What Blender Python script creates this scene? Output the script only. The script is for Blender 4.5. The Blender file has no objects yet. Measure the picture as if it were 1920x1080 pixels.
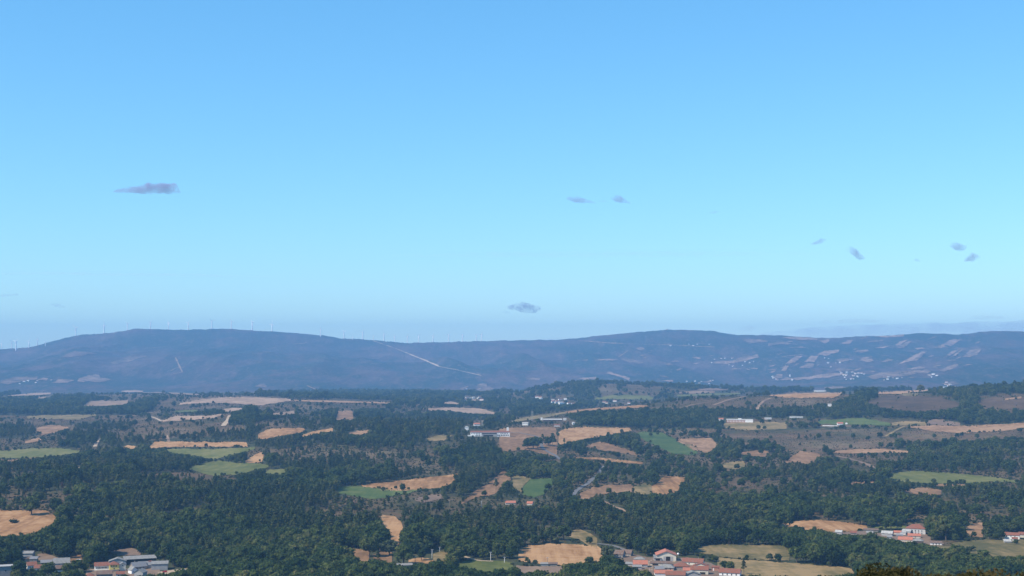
import bpy, math, random
import numpy as np

rng = np.random.default_rng(7)
random.seed(7)
R = math.radians
SC = bpy.context.scene
COL = SC.collection

# ------------------------------------------------------------------ camera, sky, sun, exposure
F = 2637.0                      # focal length in photograph pixels (1920 wide)
EYE = 200.0
PITCH = math.atan(120.0 / F)
cp, sp = math.cos(PITCH), math.sin(PITCH)
cam_d = bpy.data.cameras.new("camera")
cam_d.sensor_width = 36.0
cam_d.lens = F / 1920.0 * 36.0
cam_d.clip_start = 0.5
cam_d.clip_end = 120000.0
cam_d.dof.use_dof = True
cam_d.dof.focus_distance = 2500.0
cam_d.dof.aperture_fstop = 2.4
cam = bpy.data.objects.new("camera", cam_d)
cam.location = (0, 0, EYE)
cam.rotation_euler = (math.pi / 2 + PITCH, 0, 0)
COL.objects.link(cam)
SC.camera = cam

SUN_EL, SUN_AZ = R(47), R(-118)          # azimuth measured from the view direction, clockwise
world = bpy.data.worlds.new("World")
SC.world = world
world.use_nodes = True
wt = world.node_tree
wt.nodes.clear()
wo = wt.nodes.new("ShaderNodeOutputWorld")
bg = wt.nodes.new("ShaderNodeBackground")
sky = wt.nodes.new("ShaderNodeTexSky")
sky.sky_type = 'NISHITA'
sky.sun_disc = False
sky.sun_elevation = SUN_EL
sky.sun_rotation = SUN_AZ
sky.altitude = 600
sky.air_density = 1.0
sky.dust_density = 0.3
sky.ozone_density = 2.0
SKY_GAIN = (0.57, 1.36, 2.30)
SKY_POW = (1.10, 0.83, 0.65)
sep = wt.nodes.new("ShaderNodeSeparateColor")
comb = wt.nodes.new("ShaderNodeCombineColor")
wt.links.new(sky.outputs[0], sep.inputs[0])
for i in range(3):
    pw = wt.nodes.new("ShaderNodeMath"); pw.operation = 'POWER'; pw.inputs[1].default_value = SKY_POW[i]
    ml = wt.nodes.new("ShaderNodeMath"); ml.operation = 'MULTIPLY'; ml.inputs[1].default_value = SKY_GAIN[i]
    wt.links.new(sep.outputs[i], pw.inputs[0]); wt.links.new(pw.outputs[0], ml.inputs[0])
    wt.links.new(ml.outputs[0], comb.inputs[i])
wt.links.new(comb.outputs[0], bg.inputs[0])
bg.inputs[1].default_value = 0.1
wt.links.new(bg.outputs[0], wo.inputs[0])

sun_d = bpy.data.lights.new("sun", 'SUN')
sun_d.energy = 4.2
sun_d.angle = R(0.53)
sun_d.color = (1.0, 0.90, 0.76)
sun = bpy.data.objects.new("sun", sun_d)
COL.objects.link(sun)
from mathutils import Vector
sv = Vector((math.sin(SUN_AZ) * math.cos(SUN_EL), math.cos(SUN_AZ) * math.cos(SUN_EL), math.sin(SUN_EL)))
sun.rotation_euler = sv.to_track_quat('Z', 'Y').to_euler()
sun.location = (0, 0, 900)

SC.view_settings.view_transform = 'Standard'
SC.view_settings.look = 'None'
SC.view_settings.exposure = 0.6
SC.view_settings.gamma = 1.0
SC.view_settings.use_curve_mapping = False
SC.render.engine = 'CYCLES'
cy = SC.cycles
cy.use_denoising = True
cy.max_bounces = 5
cy.diffuse_bounces = 2
cy.glossy_bounces = 1
cy.transmission_bounces = 2
cy.volume_bounces = 0
cy.transparent_max_bounces = 8
cy.filter_width = 1.5
HAZE_DENSITY = 6.7e-5
HAZE_COLOR = (0.28, 0.585, 1.0)

# ------------------------------------------------------------------ small helpers
def tag(o, label=None, cat=None, group=None, kind=None):
    if label: o["label"] = label
    if cat: o["category"] = cat
    if group: o["group"] = group
    if kind: o["kind"] = kind
    return o

def link_mesh(name, verts, faces, mats, parent=None, mat_idx=None, smooth=False):
    me = bpy.data.meshes.new(name)
    verts = np.asarray(verts, dtype=np.float32).reshape(-1, 3)
    if isinstance(faces, np.ndarray):
        nf, k = faces.shape
        me.vertices.add(len(verts)); me.vertices.foreach_set("co", verts.ravel())
        me.loops.add(nf * k); me.loops.foreach_set("vertex_index", faces.astype(np.int32).ravel())
        me.polygons.add(nf)
        me.polygons.foreach_set("loop_start", np.arange(0, nf * k, k, dtype=np.int32))
        me.polygons.foreach_set("loop_total", np.full(nf, k, dtype=np.int32))
        me.update(calc_edges=True)
    else:
        me.from_pydata(verts.tolist(), [], faces)
    if not isinstance(mats, (list, tuple)): mats = [mats]
    for m in mats: me.materials.append(m)
    if mat_idx is not None: me.polygons.foreach_set("material_index", np.asarray(mat_idx, dtype=np.int32))
    if smooth: me.polygons.foreach_set("use_smooth", np.ones(len(me.polygons), dtype=bool))
    me.update()
    o = bpy.data.objects.new(name, me)
    COL.objects.link(o)
    if parent is not None: o.parent = parent
    return o

def empty(name, loc, rz=0.0, scale=1.0):
    o = bpy.data.objects.new(name, None)
    o.empty_display_size = 1.0
    o.location = loc
    o.rotation_euler = (0, 0, rz)
    o.scale = (scale,) * 3
    COL.objects.link(o)
    return o

def hash2(ix, iy, seed):
    h = (ix.astype(np.int64) * 374761393 + iy.astype(np.int64) * 668265263 + seed * 1442695041) & 0x7fffffff
    h = ((h ^ (h >> 13)) * 1274126177) & 0x7fffffff
    h = h ^ (h >> 16)
    return (h & 0xffff) / 65535.0

def vnoise(x, y, seed=0):
    x0 = np.floor(x); y0 = np.floor(y)
    fx = x - x0; fy = y - y0
    fx = fx * fx * fx * (fx * (fx * 6 - 15) + 10); fy = fy * fy * fy * (fy * (fy * 6 - 15) + 10)
    a = hash2(x0, y0, seed); b = hash2(x0 + 1, y0, seed)
    c = hash2(x0, y0 + 1, seed); d = hash2(x0 + 1, y0 + 1, seed)
    return (a * (1 - fx) + b * fx) * (1 - fy) + (c * (1 - fx) + d * fx) * fy - 0.5

# ------------------------------------------------------------------ the lie of the land
RX = [-900, -300, 0, 45, 68, 100, 140, 160, 210, 240, 260, 300, 340, 400, 440, 480, 540, 580, 610, 640, 690, 740, 760, 800, 880, 960, 1040, 1080, 1120,
      1180, 1220, 1250, 1270, 1310, 1335, 1360, 1385, 1440, 1470, 1530, 1560, 1600, 1650, 1690, 1720, 1760, 1800, 1840, 1870, 1905, 1920, 2200, 2800]
RY = [660, 658, 655, 652, 648.5, 639, 629, 627, 624, 618, 615.5, 617, 618, 616.5, 616.5, 620, 623, 626, 629, 634, 636.5, 641, 642.5, 642, 640, 638, 637, 634, 629.5,
      624, 620.5, 617.5, 618, 619, 620, 625, 628, 628, 629, 633, 634, 631, 630, 627, 624.5, 625, 627, 622, 620.5, 620.5, 622, 618, 635]
BASE_R = [0, 12, 30, 60, 150, 400, 800, 1060, 1250, 1600, 3000, 6300, 7400, 9000, 60000]
BASE_Z = [198.4, 196.6, 193.6, 186.5, 160, 95, 22, 2, 0, 0, 0, 0, -17, -52, -60]
BUMPS = [  # column, distance, height, column spread, near spread, far spread
    (760, 3050, 36, 230, 450, 330), (440, 3700, 36, 150, 480, 380), (600, 5000, 27, 170, 600, 420),
    (430, 5650, 19, 150, 420, 400), (230, 6600, 13, 150, 400, 400), (1060, 3450, 15, 130, 420, 300),
    (130, 2150, 15, 200, 300, 230), (30, 4700, 6, 200, 300, 300), (1080, 2050, 7, 160, 250, 200), (560, 1750, 6, 200, 260, 220)]
RIDGE_S = [900, 960, 1100, 1200, 1300, 1400, 1500, 1640, 1740, 1830, 1920, 2200]
RIDGE_H = [0, 8, 27, 44, 63, 70, 76, 76, 84, 92, 102, 110]
WOOD_S = [840, 900, 960, 1000, 1050, 1100, 1150, 1200, 1280, 1400, 1500, 1700, 1920, 2300]
WOOD_H = [0, 4, 14, 30, 50, 62, 64, 59, 46, 36, 30, 36, 38, 30]

def height(s, r):
    """ground height at image column s (azimuth) and distance r"""
    s = np.asarray(s, float); r = np.asarray(r, float)
    tx = (s - 960) / F
    th = np.arctan(tx)
    x = r * np.sin(th); y = r * np.cos(th)
    z = np.interp(r, BASE_R, BASE_Z)
    z = z + np.where(r < 150, 0.0, 0.0)
    for (s0, r0, a, ss, rf, rb) in BUMPS:
        dr = np.where(r < r0, (r - r0) / rf, (r - r0) / rb)
        z = z + a * np.exp(-0.5 * ((s - s0) / ss) ** 2 - 0.5 * dr * dr)
    dr = np.where(r < 4200, (r - 4200) / 640, (r - 4200) / 380)
    z = z + np.interp(s, RIDGE_S, RIDGE_H) * np.exp(-0.5 * dr * dr)
    dr = np.where(r < 6100, (r - 6100) / 380, (r - 6100) / 420)
    z = z + np.interp(s, WOOD_S, WOOD_H) * np.exp(-0.5 * dr * dr)
    r0 = np.interp(s, [900, 1100, 1500, 1700], [8900, 8700, 7900, 7800])
    rr = np.interp(s, [1000, 1500], [13600, 12600])
    ry = np.interp(s, RX, RY) + vnoise(s / 11, s * 0 + 4, 81) * 1.1 + vnoise(s / 4, s * 0 + 9, 82) * .7
    vv = (540 - ry) / F
    slope = (sp + vv * cp) / np.hypot((s - 960) / F, 1.0) / (cp - vv * sp)
    zr = EYE + slope * rr
    t = (r - r0) / (rr - r0)
    tc = np.clip(t, 0, 1)
    prof = tc ** 1.12 * (0.86 + 0.14 * tc)
    back = 1 - 0.45 * np.clip((r - rr) / 3500, 0, 1) ** 1.2
    ramp = np.clip(tc * (1 - tc) * 4, 0, 1)
    g = (vnoise(x / 1100, y / 1400, 3) * 110 + np.abs(vnoise(x / 560 + y / 2600, y / 2300, 5)) * -190 + np.abs(vnoise(x / 230 - y / 2200, y / 1200, 7)) * -55 + vnoise(x / 170, y / 300, 6) * 16 + 30)
    z = np.where(t > 0, z + (zr * back - z) * prof + g * ramp * np.where(t < 1, 1.1, 0.0), z)
    amp = np.clip((r - 1150) / 500, 0, 1) * np.clip(1.2 - tc * 1.4, 0, 1)
    z = z + amp * (vnoise(x / 520, y / 640, 1) * 9 + vnoise(x / 190, y / 240, 2) * 3.0)
    z = z + np.clip(1.5 - r / 300, 0, 1) * vnoise(x / 6, y / 6, 9) * 0.25
    return z

def pix_ray(px, py):
    px = np.asarray(px, float); py = np.asarray(py, float)
    u = (px - 960) / F; v = (540 - py) / F
    dy = cp - v * sp; dz = sp + v * cp
    return 960 + F * u / dy, dz / np.hypot(u, dy)

def project(x, y, z):
    d = y * cp + (z - EYE) * sp
    h = -y * sp + (z - EYE) * cp
    return 960 + F * x / d, 540 - F * h / d

def to_xyz(s, r, off=0.0):
    th = np.arctan((np.asarray(s, float) - 960) / F)
    return np.stack([r * np.sin(th), r * np.cos(th), height(s, r) + off], -1)

RS = np.exp(np.linspace(math.log(900), math.log(15500), 760))
def hit(px, py):
    """where the line of sight through a photograph pixel first meets the ground: column s and distance r"""
    s, sl = pix_ray(np.atleast_1d(px), np.atleast_1d(py))
    out = np.empty(len(s))
    for k in range(0, len(s), 400):
        ss, ll = s[k:k + 400, None], sl[k:k + 400, None]
        dz = height(np.broadcast_to(ss, (ss.shape[0], len(RS))), np.broadcast_to(RS, (ss.shape[0], len(RS)))) - (EYE + ll * RS)
        ok = dz >= 0
        i = np.argmax(ok, 1)
        none = ~ok.any(1)
        i = np.clip(i, 1, len(RS) - 1)
        rows = np.arange(len(i))
        a, b = dz[rows, i - 1], dz[rows, i]
        f = np.clip(-a / np.where(np.abs(b - a) < 1e-9, 1e-9, b - a), 0, 1)
        rr = RS[i - 1] + (RS[i] - RS[i - 1]) * f
        rr[none] = 13300
        out[k:k + 400] = rr
    return s, out

def ground_at(px, py):
    s, r = hit(px, py)
    return to_xyz(s, r)[0], float(r[0]), float(s[0])

# ------------------------------------------------------------------ materials
def new_mat(name):
    m = bpy.data.materials.new(name)
    m.use_nodes = True
    nt = m.node_tree
    nt.nodes.clear()
    out = nt.nodes.new("ShaderNodeOutputMaterial")
    return m, nt, out

class NT:
    def __init__(s, nt): s.nt = nt
    def n(s, t, **kw):
        x = s.nt.nodes.new(t)
        for k, v in kw.items(): setattr(x, k, v)
        return x
    def l(s, a, b): s.nt.links.new(a, b)
    def noise(s, vec, scale, detail=4, rough=0.55):
        x = s.n("ShaderNodeTexNoise"); x.inputs["Scale"].default_value = scale
        x.inputs["Detail"].default_value = detail; x.inputs["Roughness"].default_value = rough
        if vec is not None: s.l(vec, x.inputs["Vector"])
        return x.outputs[0]
    def ramp(s, val, stops):
        x = s.n("ShaderNodeValToRGB")
        e = x.color_ramp.elements
        while len(e) < len(stops): e.new(0.5)
        for el, (p, c) in zip(e, stops):
            el.position = p; el.color = (*c, 1) if len(c) == 3 else c
        s.l(val, x.inputs[0])
        return x.outputs[0]
    def fac(s, val, a, b):
        x = s.n("ShaderNodeMapRange"); x.inputs[1].default_value = a; x.inputs[2].default_value = b
        s.l(val, x.inputs[0]); return x.outputs[0]
    def mix(s, f, a, b, mode='MIX'):
        x = s.n("ShaderNodeMix"); x.data_type = 'RGBA'; x.blend_type = mode
        if isinstance(f, (int, float)): x.inputs[0].default_value = f
        else: s.l(f, x.inputs[0])
        for i, c in ((6, a), (7, b)):
            if isinstance(c, tuple): x.inputs[i].default_value = (*c, 1)
            else: s.l(c, x.inputs[i])
        return x.outputs[2]
    def math(s, op, a, b=None):
        x = s.n("ShaderNodeMath"); x.operation = op
        for i, c in ((0, a), (1, b)):
            if c is None: continue
            if isinstance(c, (int, float)): x.inputs[i].default_value = c
            else: s.l(c, x.inputs[i])
        return x.outputs[0]
    def mapping(s, vec, scale=(1, 1, 1), rot=0.0):
        x = s.n("ShaderNodeMapping"); x.inputs[3].default_value = scale; x.inputs[2].default_value = (0, 0, rot)
        s.l(vec, x.inputs[0]); return x.outputs[0]

def finish(q, out, color, rough=0.95, spec=0.1):
    b = q.n("ShaderNodeBsdfPrincipled")
    b.inputs["Roughness"].default_value = rough
    b.inputs["Specular IOR Level"].default_value = spec
    if isinstance(color, tuple): b.inputs["Base Color"].default_value = (*color, 1)
    else: q.l(color, b.inputs["Base Color"])
    q.l(b.outputs[0], out.inputs[0])
    return b

def terrain_material():
    m, nt, out = new_mat("hill_ground"); q = NT(nt)
    pos = q.n("ShaderNodeNewGeometry").outputs["Position"]
    at = q.n("ShaderNodeAttribute", attribute_name="cover")
    sepc = q.n("ShaderNodeSeparateColor"); q.l(at.outputs["Color"], sepc.inputs[0])
    wood, dry, mtn = sepc.outputs
    n1 = q.noise(pos, 1 / 160, 5, .6)
    n2 = q.noise(pos, 1 / 26, 5, .65)
    n3 = q.noise(pos, 1 / 7, 3, .6)
    heath = q.ramp(n1, [(.36, (.042, .042, .016)), (.46, (.082, .055, .026)), (.56, (.118, .066, .038)), (.66, (.16, .105, .052))])
    scrub = q.ramp(n2, [(.36, (.034, .042, .015)), (.52, (.080, .068, .026)), (.66, (.16, .115, .052))])
    c = q.mix(q.fac(n3, .42, .62), heath, scrub)
    c = q.mix(q.fac(n2, .50, .75), c, heath)
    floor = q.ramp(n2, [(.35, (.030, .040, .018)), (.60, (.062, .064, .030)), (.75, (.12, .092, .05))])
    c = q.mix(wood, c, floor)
    drc = q.ramp(n2, [(.35, (.17, .13, .07)), (.65, (.27, .20, .125))])
    c = q.mix(q.math('MULTIPLY', dry, q.fac(n3, .25, .6)), c, drc)
    # mountain flanks: heath with darker scrub and pine patches, paler rocky streaks
    mm = q.mapping(pos, (1, .55, 1))
    m1 = q.noise(mm, 1 / 700, 6, .62)
    mm2 = q.mapping(pos, (1, .28, 1))
    m2 = q.noise(mm2, 1 / 110, 6, .75)
    m3 = q.noise(mm2, 1 / 26, 4, .8)
    mh = q.ramp(m1, [(.38, (.012, .030, .024)), (.46, (.026, .036, .032)), (.55, (.060, .045, .045)), (.66, (.105, .070, .064))])
    mh = q.mix(q.math('MULTIPLY', q.fac(m2, .50, .62), .85), mh, (.018, .034, .022))
    mh = q.mix(q.math('MULTIPLY', q.fac(m2, .46, .36), .6), mh, (.12, .078, .072))
    mh = q.mix(q.math('MULTIPLY', q.fac(m3, .54, .66), .6), mh, (.16, .12, .105))
    mh = q.mix(q.math('MULTIPLY', q.fac(m3, .46, .34), .7), mh, (.012, .026, .018))
    c = q.mix(mtn, c, mh)
    b = finish(q, out, c)
    bp = q.n("ShaderNodeBump"); bp.inputs["Strength"].default_value = .9; bp.inputs["Distance"].default_value = 1.2
    q.l(n3, bp.inputs["Height"]); q.l(bp.outputs[0], b.inputs["Normal"])
    return m

def field_material(name, stops, stripe_rot, stripe_amt=.25, stripe_w=9.0):
    m, nt, out = new_mat(name); q = NT(nt)
    pos = q.n("ShaderNodeNewGeometry").outputs["Position"]
    rnd = q.n("ShaderNodeObjectInfo").outputs["Random"]
    n1 = q.noise(pos, 1 / 75, 4, .55)
    n2 = q.noise(pos, 1 / 9, 4, .7)
    st = q.noise(q.mapping(pos, (1 / stripe_w, 1 / 160, 1), stripe_rot), 1.0, 3, .6)
    v = q.math('ADD', q.math('MULTIPLY', n1, .55), q.math('MULTIPLY', n2, .45))
    v = q.math('ADD', q.math('MULTIPLY', v, 1 - stripe_amt), q.math('MULTIPLY', st, stripe_amt))
    v = q.math('ADD', v, q.math('MULTIPLY', q.math('SUBTRACT', rnd, .5), .10))
    c = q.ramp(v, stops)
    finish(q, out, c)
    return m

def plain(name, base, var=.18, scale=.6, rough=.9, spec=.2, dirt=None):
    m, nt, out = new_mat(name); q = NT(nt)
    tc = q.n("ShaderNodeTexCoord").outputs["Object"]
    n = q.noise(tc, scale, 5, .65)
    lo = tuple(max(0, c * (1 - var)) for c in base); hi = tuple(min(1, c * (1 + var)) for c in base)
    c = q.ramp(n, [(.32, lo), (.68, hi)])
    if dirt:
        n2 = q.noise(tc, scale * .45, 5, .7)
        c = q.mix(q.math('MULTIPLY', q.fac(n2, .52, .68), .7), c, dirt)
    finish(q, out, c, rough, spec)
    return m

def roof_material(name, a, b, lichen, tile=.9):
    m, nt, out = new_mat(name); q = NT(nt)
    tc = q.n("ShaderNodeTexCoord").outputs["Object"]
    rnd = q.n("ShaderNodeObjectInfo").outputs["Random"]
    n = q.noise(tc, 1.1, 5, .75)
    n2 = q.noise(tc, .45, 5, .7)
    c = q.ramp(n, [(.3, a), (.7, b)])
    c = q.mix(q.math('MULTIPLY', q.fac(n2, .48, .66), .75), c, lichen)
    w = q.n("ShaderNodeTexWave"); w.inputs["Scale"].default_value = tile; w.bands_direction = 'X'
    q.l(tc, w.inputs["Vector"])
    bsdf = finish(q, out, c, .85, .2)
    bp = q.n("ShaderNodeBump"); bp.inputs["Strength"].default_value = .5; bp.inputs["Distance"].default_value = .08
    q.l(w.outputs[1], bp.inputs["Height"]); q.l(bp.outputs[0], bsdf.inputs["Normal"])
    return m

def foliage_material(name, stops):
    m, nt, out = new_mat(name); q = NT(nt)
    rnd = q.n("ShaderNodeObjectInfo").outputs["Random"]
    at = q.n("ShaderNodeAttribute", attribute_name="tone").outputs["Fac"]
    tc = q.n("ShaderNodeTexCoord").outputs["Object"]
    n = q.noise(tc, .8, 2)
    pos = q.n('ShaderNodeNewGeometry').outputs['Position']
    pn = q.fac(q.noise(pos, 1 / 140, 3, .6), .3, .7)
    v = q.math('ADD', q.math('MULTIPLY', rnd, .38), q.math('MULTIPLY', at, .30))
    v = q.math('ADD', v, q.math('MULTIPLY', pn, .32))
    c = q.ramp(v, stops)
    d = q.n("ShaderNodeBsdfDiffuse"); q.l(c, d.inputs[0])
    t = q.n("ShaderNodeBsdfTranslucent"); q.l(c, t.inputs[0])
    mx = q.n("ShaderNodeMixShader"); mx.inputs[0].default_value = .34
    q.l(d.outputs[0], mx.inputs[1]); q.l(t.outputs[0], mx.inputs[2]); q.l(mx.outputs[0], out.inputs[0])
    return m

M = {}
M['terrain'] = terrain_material()
STRAW = [(.39, (.17, .092, .036)), (.48, (.28, .148, .060)), (.58, (.40, .235, .112))]
M['straw_a'] = field_material("stubble_warm", STRAW, R(20), .35, 8)
M['straw_b'] = field_material("stubble_rows", STRAW, R(-62), .5, 10)
M['straw_c'] = field_material("stubble_tan", [(.39, (.14, .082, .038)), (.49, (.225, .128, .064)), (.59, (.33, .20, .108))], R(75), .3, 9)
M['pale'] = field_material("dry_pasture", [(.40, (.085, .078, .028)), (.49, (.16, .122, .05)), (.59, (.27, .185, .085))], R(85), .3, 14)
M['green'] = field_material("green_crop", [(.39, (.042, .074, .018)), (.5, (.068, .100, .024)), (.60, (.105, .125, .036))], R(35), .25, 8)
M['lgreen'] = field_material("green_meadow", [(.39, (.072, .086, .020)), (.5, (.112, .118, .030)), (.60, (.17, .155, .050))], R(80), .3, 12)
M['brown'] = field_material("bare_earth", [(.30, (.12, .085, .06)), (.5, (.19, .13, .09)), (.7, (.28, .20, .13))], R(10), .2, 8)
M['heathf'] = field_material("heath_cover", [(.38, (.050, .036, .018)), (.5, (.088, .056, .030)), (.62, (.135, .088, .046))], R(30), .2, 14)
M['mfaint'] = field_material('reddish_heath', [(.34, (.05, .04, .038)), (.5, (.10, .065, .055)), (.66, (.16, .11, .09))], R(15), .3, 30)
M['mslope'] = field_material('slope_field', [(.41, (.05, .045, .040)), (.48, (.16, .11, .082)), (.58, (.32, .215, .16))], R(15), .35, 40)
M['mfield'] = field_material("hillside_field", [(.36, (.15, .105, .07)), (.5, (.27, .18, .115)), (.64, (.42, .29, .20))], R(15), .3, 30)
M['sand'] = field_material("sandy_track", [(.30, (.30, .22, .15)), (.6, (.42, .32, .22))], 0, .1)
M['asphalt'] = field_material("road_asphalt", [(.30, (.11, .11, .11)), (.7, (.17, .165, .16))], 0, .1)
OAK = [(.15, (.022, .044, .017)), (.40, (.048, .076, .024)), (.60, (.080, .106, .031)), (.74, (.122, .138, .042)), (.88, (.16, .148, .058))]
PIN = [(.15, (.030, .052, .022)), (.40, (.060, .086, .032)), (.60, (.096, .116, .042)), (.74, (.138, .146, .058)), (.88, (.180, .150, .074))]
M['oak'] = foliage_material("oak_leaves", OAK)
M['pine'] = foliage_material("pine_needles", PIN)
M['bush'] = foliage_material("shrub_leaves", [(.1, (.030, .050, .022)), (.5, (.055, .072, .030)), (.9, (.11, .10, .045))])
M['olive'] = foliage_material("willow_leaves", [(.1, (.06, .09, .05)), (.5, (.09, .11, .055)), (.9, (.13, .14, .07))])
M['rust'] = foliage_material("dead_needles", [(.1, (.08, .045, .03)), (.5, (.13, .075, .045)), (.9, (.17, .10, .06))])
M['gorse'] = foliage_material("gorse_spines", [(.1, (.034, .036, .015)), (.45, (.076, .066, .028)), (.7, (.12, .090, .042)), (.92, (.17, .12, .066))])
M['bark'] = plain("bark", (.11, .085, .065), .3, 2)
M['wall_white'] = plain("white_render", (.78, .77, .74), .06, .5, dirt=(.58, .55, .50))
M['wall_pale'] = plain('pale_grey_render', (.50, .49, .48), .1, .6, dirt=(.34, .32, .29))
M['wall_cream'] = plain("cream_render", (.62, .57, .47), .1, .5, dirt=(.42, .38, .31))
M['wall_yellow'] = plain("yellow_render", (.88, .66, .20), .06, .5)
M['wall_stone'] = plain("stone_wall", (.27, .24, .21), .4, 1.6)
M['wall_grey'] = plain("concrete_block", (.36, .35, .34), .15, .8, dirt=(.24, .23, .22))
M['wall_brick'] = plain("brick_wall", (.34, .17, .12), .2, 1.5)
M['wall_wood'] = plain("dark_boards", (.10, .07, .055), .3, 2)
M['roof_red'] = roof_material("clay_tiles", (.17, .060, .038), (.27, .105, .066), (.17, .12, .095))
M['roof_new'] = roof_material("new_clay_tiles", (.34, .118, .075), (.46, .18, .115), (.28, .14, .105))
M['roof_old'] = roof_material("weathered_tiles", (.12, .078, .058), (.19, .12, .088), (.17, .155, .13))
M['roof_grey'] = roof_material("fibre_cement", (.19, .185, .175), (.29, .28, .26), (.15, .145, .125), 1.4)
M['roof_pale'] = roof_material("pale_sheet_roof", (.33, .32, .30), (.47, .46, .43), (.22, .21, .19), 1.4)
M['roof_slate'] = roof_material("slate", (.14, .145, .16), (.24, .24, .25), (.22, .21, .18))
M['glass'] = plain("dark_glass", (.03, .035, .04), .2, 1, .15, .5)
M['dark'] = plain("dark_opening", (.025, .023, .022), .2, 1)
M['frame'] = plain("white_paint", (.72, .72, .70), .05, 1, .5, .3)
M['turbine'] = plain("turbine_white", (.90, .90, .89), .03, .2, .45, .4)
M['metal'] = plain("galvanised_steel", (.40, .41, .42), .1, 1, .4, .5)
M['concrete'] = plain("concrete_post", (.62, .61, .58), .12, 1)
M['woodpole'] = plain("timber_pole", (.20, .15, .11), .2, 2)
M['carred'] = plain("red_car_paint", (.45, .03, .03), .05, 1, .3, .5)
M['carwhite'] = plain("white_car_paint", (.75, .75, .74), .05, 1, .3, .5)
M['rubber'] = plain("tyre_rubber", (.025, .025, .025), .1, 1)
M['rock'] = plain("granite", (.34, .31, .28), .3, .05)

# ------------------------------------------------------------------ fields, traced as outlines in the photograph and laid on the ground
def P(t): return [tuple(map(float, p.split(','))) for p in t.split()]
FIELDS = []     # dict(name, mat, poly, label, group)
def fld(name, mat, pts, label, group=None): FIELDS.append(dict(name=name, mat=mat, poly=P(pts), label=label, group=group))

fld('stubble_field', 'straw_a', '-20,957 60,957 86,956.5 100,965 109,976 95,990 85,995 60,1006 15,1008 -20,1006', 'pale stubble field with one spreading tree at the left edge')
fld('meadow', 'lgreen', '-20,847 60,841 110,840 150,846 150,850 100,858 40,860 -20,859', 'green meadow with a row of trees along its near edge, far left')
fld('stubble_field', 'straw_c', '-20,862 20,862 68,857 68,861 20,867 -20,867', 'thin straw strip below the green meadow at the left edge')
fld('stubble_field', 'straw_c', '47,828 60,823 82,819.5 82,824 70,828 47,832', 'small slanting straw patch above the left green meadow')
fld('stubble_field', 'straw_c', '69,803 95,797 105,798 128,801 128,804 95,813 78,817 69,811', 'tan field with a notched lower edge beside dark heath on the left')
fld('stubble_field', 'straw_a', '232,838 240,835 254,837 254,839 250,842 232,843', 'tiny straw patch among pines left of the long stubble strip')
fld('stubble_field', 'straw_a', '280,838 290,828 330,827.5 380,829 462,829 465,838 380,838 310,839 280,841', 'long stubble strip above the pale green meadows on the left')
fld('meadow', 'lgreen', '312,843 340,842 400,842 450,840 478,838 478,842 440,853 400,862 340,853 312,849', 'green meadow under the long stubble strip, a round clump of trees in front')
fld('meadow', 'lgreen', '356,877 380,869 410,863.5 440,868 480,869 505,872 505,876 475,883 450,890 400,893 356,881', 'light green wedge of meadow below the round clump of trees')
fld('meadow', 'lgreen', '489,889 505,881 535,880 535,893 500,889 489,890', 'small light green meadow corner beside a tree row')
fld('stubble_field', 'straw_a', '460,864 480,852 494,848 494,860 490,867 480,868 460,869', 'bright straw triangle between the two pale green meadows')
fld('stubble_field', 'straw_a', '484,815 500,806 520,803 572,803 572,807 560,813 530,817 500,824 484,823', 'rounded stubble field on the slope left of the pine ridge')
fld('stubble_field', 'straw_a', '565,817 590,808 624,803 624,809 590,815 565,820', 'slanting stubble strip left of the pine ridge')
fld('stubble_field', 'straw_c', '655,812 670,808 692,806 692,810 675,816 655,815', 'small stubble patch at the top of the pine ridge')
fld('stubble_field', 'straw_c', '630,787 633,771 661,770 663,787 662,788.5 630,788', 'square tan field on the hillside left of centre')
fld('stubble_field', 'mfield', '511,775 530,773 552,771 552,776 530,779 511,779', 'thin tan patch above the wooded hill left of centre')
fld('stubble_field', 'mfield', '336,757 370,750 420,745 480,744.5 545,749 545,752.5 480,761 420,756 370,757 336,758.5', 'long pale field along the crest of the left middle hill')
fld('stubble_field', 'straw_c', '545,750 640,752 735,755 735,757.5 640,755.5 545,752.5', 'narrow pale strip along the heath crest left of centre')
fld('stubble_field', 'mfield', '158,759 170,753 193,751 215,753 240,751 240,757 220,761 190,763 158,763', 'pale clearing inside the dark far wood on the left')
fld('dry_pasture', 'pale', '50,782 80,779 165,778 180,777 180,780 165,783 150,788 50,785', 'pale pasture strip between wood and dark heath on the left')
fld('stubble_field', 'mfield', '15,742 70,737 95,737 95,740 70,741.5 15,743.5', 'thin straw line on the far left rise')
fld('stubble_field', 'mfield', '70,746 85,744.5 96,744.5 96,747 70,749', 'short straw dash above the far left wood')
fld('dry_pasture', 'mfield', '305,788 330,780 390,780 415,776 415,780 400,784 340,789 305,791', 'greyish pasture beside the pale bend of a track on the left')
fld('quarry', 'mfield', '228,733.5 250,732.5 268,733.5 268,736 240,736.5 228,735.5', 'pale quarry face on the crest of the far left hill')
fld('dry_pasture', 'mfield', '268,736 310,736.5 310,738 268,737.5', 'first pale dash right of the quarry')
fld('dry_pasture', 'mfield', '316,736.5 345,737.5 372,740 372,742 345,740 316,739', 'second pale dash right of the quarry')
fld('meadow', 'lgreen', '327,771 350,769 370,769 370,772 340,773.5 327,773', 'small dull green meadow on the left middle hill')
fld('stubble_field', 'mfield', '420,767 440,765 456,765 456,769 440,772 420,772', 'tan patch beside the wooded knoll on the left')
fld('stubble_field', 'straw_b', '678,910 690,907 760,900 820,893 862,888 862,891 850,906 830,914 760,921 720,920 678,913', 'long stubble field with crop rows below the pine wood at centre')
fld('green_field', 'green', '630,913 660,911 700,915 740,919 790,917 790,919 760,927 700,937 665,931 630,924', 'curved green field under the stubble field with crop rows')
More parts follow.
